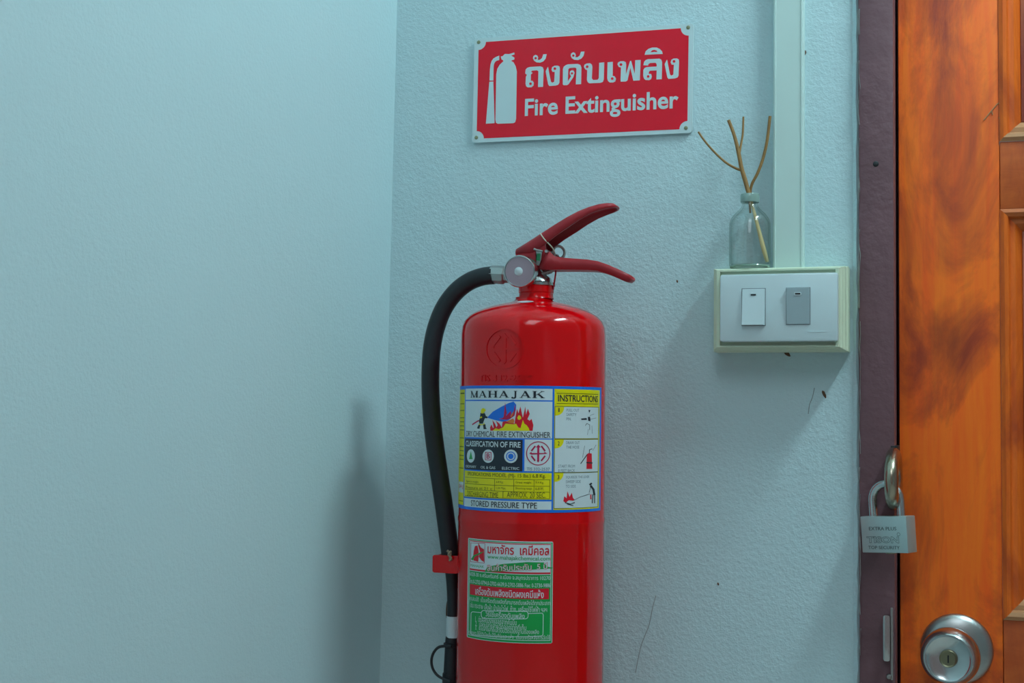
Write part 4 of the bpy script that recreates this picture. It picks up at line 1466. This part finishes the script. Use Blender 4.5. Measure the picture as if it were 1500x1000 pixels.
# padlock: built square-on at its own origin, then turned
pc = P(1301.5, 782, -0.034)
kx2 = (P(1400, 780, -0.034) - P(1300, 780, -0.034)).length / 100
PW, PH, PD = 0.0505, 55.5 * kx2, 0.0185
view = (CAM - pc)
ang = math.atan2(view.x, -view.y) - math.radians(29)     # front turned to the left of the viewer
RM = Matrix.Translation(pc) @ Matrix.Rotation(ang, 4, 'Z') @ Matrix.Rotation(-0.065, 4, 'Y')
PL = thing('padlock', pc - Vector((0, 0, PH / 2)), 'silver steel padlock hanging from the ring on the door frame', 'padlock')


def pobj(name, bm_, m_, parent=None, **k):
    bmesh.ops.transform(bm_, matrix=RM, verts=bm_.verts)
    return obj(name, bm_, m_, parent or PL, **k)


bm = NB()
box(bm, -PW / 2, PW / 2, -PD / 2, PD / 2, -PH / 2, PH / 2)
PB = pobj('lock_body', bm, mat('lock_steel', '#b9d0d0', 0.42, metal=0.65, vary=0.05, scale=150), bevel=0.0009, smooth=0.9)
bm = NB()
sh_r, sh_w = 0.0042, 0.0155
pts = [(Vector((-sh_w, 0, PH / 2 - 0.006)), sh_r), (Vector((-sh_w, 0, PH / 2 + 0.016)), sh_r)]
for k in range(1, 12):
    a = math.pi * (1 - k / 12)
    pts.append((Vector((math.cos(a) * sh_w, 0, PH / 2 + 0.016 + math.sin(a) * sh_w * 1.05)), sh_r))
pts += [(Vector((sh_w, 0, PH / 2 + 0.016)), sh_r), (Vector((sh_w, 0, PH / 2 - 0.006)), sh_r)]
tube(bm, pts, 14)
pobj('shackle', bm, M_CHROME, smooth=1.2)
bm = NB()
lathe(bm, [(0, -PH / 2 - 0.0012), (0.0055, -PH / 2 - 0.0012), (0.006, -PH / 2 + 0.001)], Vector((0.002, 0, 0)), seg=20)
pobj('lock_cylinder', bm, M_BRASSCORE, smooth=0.8)
M_ENGR = mat('engraving', '#5a6668', 0.5, metal=0.5)


def engraved(s, x0, x1, z0, z1, outline=False, offset=0.0):
    if outline:
        vs_, fs_ = text2d(s, 0.0, 3, heavy=0.03)
    else:
        vs_, fs_ = text2d(s, offset, 3)
    b_ = NB()
    vs_ = vs_ * np.array([x1 - x0, z1 - z0]) + np.array([x0, z0])
    bv = [b_.verts.new((x, -PD / 2 - 0.0001, z)) for x, z in vs_]
    for f in fs_:
        try:
            b_.faces.new([bv[i] for i in f])
        except ValueError:
            pass
    if outline:
        rim = [e for e in b_.edges if len(e.link_faces) == 1]
        out2 = NB()
        wl = 0.0002
        for e in rim:
            p1, p2 = e.verts[0].co, e.verts[1].co
            d_ = (p2 - p1)
            if d_.length < 1e-7:
                continue
            d_.normalize()
            nn = Vector((-d_.z, 0, d_.x)) * wl
            q_ = [p1 - nn - d_ * wl * .5, p2 - nn + d_ * wl * .5, p2 + nn + d_ * wl * .5, p1 + nn - d_ * wl * .5]
            out2.faces.new([out2.verts.new(v_) for v_ in q_])
        b_.free()
        b_ = out2
    return pobj('engraving', b_, M_ENGR, PB)


def pz(f):
    return PH / 2 - f * PH


def px_(f):
    return -PW / 2 + f * PW


engraved('EXTRA PLUS', px_(.18), px_(.78), pz(.385), pz(.29), offset=0.01)
engraved('TISON', px_(.12), px_(.82), pz(.73), pz(.555), outline=True)
engraved('TOP SECURITY', px_(.14), px_(.83), pz(.90), pz(.81), offset=0.006)
bm = NB()
for qd in ring2d(px_(.82), pz(.49), 0.0018, 0.0014, 16):
    bm.faces.new([bm.verts.new((x, -PD / 2 - 0.0001, z)) for x, z in qd])
pobj('engraving', bm, M_ENGR, PB)

# strike plate and latch on the frame
LT = thing('strike_plate', P(1303, 1005, -0.011), 'steel strike plate with narrow latch strip at the edge of the door frame', 'strike plate')
a, b = P(1304.5, 890, -0.012), P(1308.5, 996, -0.012)
bm = NB()
box(bm, a.x, b.x, -0.0125, -0.0085, b.z, a.z)
obj('plate_edge', bm, M_STEEL, LT, bevel=0.0004)
a, b = P(1293.5, 901, -0.018), P(1303.5, 969, -0.018)
bm = NB()
prism(bm, roundrect(a.x, b.z, b.x, a.z, 0.0022, 4), -0.0165, -0.0088)
obj('latch_lip', bm, M_CHROME, LT, bevel=0.0006, smooth=0.8)
bm = NB()
c = P(1302, 991, -0.0125)
lathe(bm, [(0, 0.0012), (0.002, 0.001), (0.0028, 0), (0.0028, -0.003)], c, Vector((0, -1, 0)), 12)
obj('screw', bm, M_STEEL, LT, smooth=0.8)

# door knob
kn = P(1401.5, 950, YD)
KN = thing('door_knob', Vector((kn.x, YD, kn.z - 0.034)), 'round brushed metal door knob with keyhole on the orange door', 'door knob')
R1 = 54.5 * (P(1500, 950, YD) - P(1400, 950, YD)).length / 100
bm = NB()
no = Vector((0, -1, 0))
lathe(bm, [(R1, 0), (R1, 0.002), (R1 * .96, 0.0045), (R1 * .82, 0.0075), (R1 * .62, 0.0095), (R1 * .5, 0.0105), (0, 0.0105)], kn, no, 64)
obj('rosette', bm, M_STEEL, KN, smooth=0.8)
R2 = R1 * 0.80
no = Vector((-0.13, -1, -0.02)).normalized()
bm = NB()
lathe(bm, [(R1 * .40, 0.009), (R1 * .36, 0.018), (R2 * .58, 0.026), (R2 * .90, 0.035), (R2, 0.043), (R2 * .985, 0.051), (R2 * .92, 0.0575), (R2 * .82, 0.0605), (R2 * .76, 0.0605), (R2 * .70, 0.059), (R2 * .3, 0.0575), (0, 0.0575)], kn, no, 64)
KB = obj('knob', bm, M_CHROME, KN, smooth=0.7)
bm = NB()
lathe(bm, [(R2 * .30, 0.0565), (R2 * .30, 0.0592), (R2 * .28, 0.060), (R2 * .24, 0.0592), (0, 0.0592)], kn, no, 32)
obj('lock_core', bm, M_BRASSCORE, KB, smooth=0.6)
bm = NB()
kh = kn + no * 0.0591
box(bm, kh.x - 0.0007, kh.x + 0.0007, kh.y - 0.0006, kh.y + 0.0006, kh.z - 0.004, kh.z + 0.0035)
obj('keyhole', bm, M_DARK, KB)

# ================================================================== LAMP (above the frame), ADDED FILL PANEL
def batten(loc, hlen, along_y, col, strength, label):
    """fluorescent batten: housing, two hangers, two tube holders and the tube"""
    LP = thing('batten_lamp', (loc.x, loc.y, loc.z - 0.02), label, 'lamp')
    d = Vector((0, 1, 0)) if along_y else Vector((1, 0, 0))

    def blk(name, c, half_len, half_w, z0, z1, m_, bv):
        b_ = NB()
        hx_, hy_ = (half_w, half_len) if along_y else (half_len, half_w)
        box(b_, c.x - hx_, c.x + hx_, c.y - hy_, c.y + hy_, c.z + z0, c.z + z1)
        obj(name, b_, m_, LP, bevel=bv, smooth=0.8)
    blk('lamp_housing', loc, hlen + 0.03, 0.045, 0.045, 0.085, M_WHITE, 0.006)
    for sy in (-1, 1):
        h_ = loc + d * (sy * hlen * 0.7)
        b_ = NB()
        tube(b_, [(h_ + Vector((0, 0, 0.08)), 0.008), (Vector((h_.x, h_.y, ZTOP)), 0.008)], 10)
        obj('hanger', b_, M_STEEL, LP, smooth=0.8)
        blk('tube_holder', loc + d * (sy * (hlen + 0.012)), 0.01, 0.02, -0.03, 0.046, M_WHITE, 0.003)
    b_ = NB()
    tube(b_, [(loc - d * hlen, 0.026), (loc + d * hlen, 0.026)], 16)
    obj('fluorescent_tube', b_, emit_mat('lamp_glow', col, strength), LP, smooth=1)


batten(LAMP_LOC, 0.20, True, LAMP_COLOR, LAMP_STRENGTH, 'white fluorescent batten lamp on the ceiling in front of the door')
PN = thing('fill_panel', FILL_LOC + Vector((0, 0, -0.012)), 'added white fill panel on the ceiling far from the door', 'lamp')  # unseen panel added as soft fill for the shadows on the back wall
bm = NB()
for a_ in ((-0.62, -0.60, -0.32, 0.32), (0.60, 0.62, -0.32, 0.32), (-0.60, 0.60, -0.32, -0.30), (-0.60, 0.60, 0.30, 0.32)):
    box(bm, FILL_LOC.x + a_[2], FILL_LOC.x + a_[3], FILL_LOC.y + a_[0], FILL_LOC.y + a_[1], FILL_LOC.z - 0.012, ZTOP)
obj('fill_panel_frame', bm, M_WHITE, PN)
bm = NB()
box(bm, FILL_LOC.x - 0.30, FILL_LOC.x + 0.30, FILL_LOC.y - 0.60, FILL_LOC.y + 0.60, FILL_LOC.z - 0.008, ZTOP - 0.004)
obj('fill_panel_diffuser', bm, emit_mat('fill_panel_glow', FILL_COLOR, FILL_STRENGTH), PN)
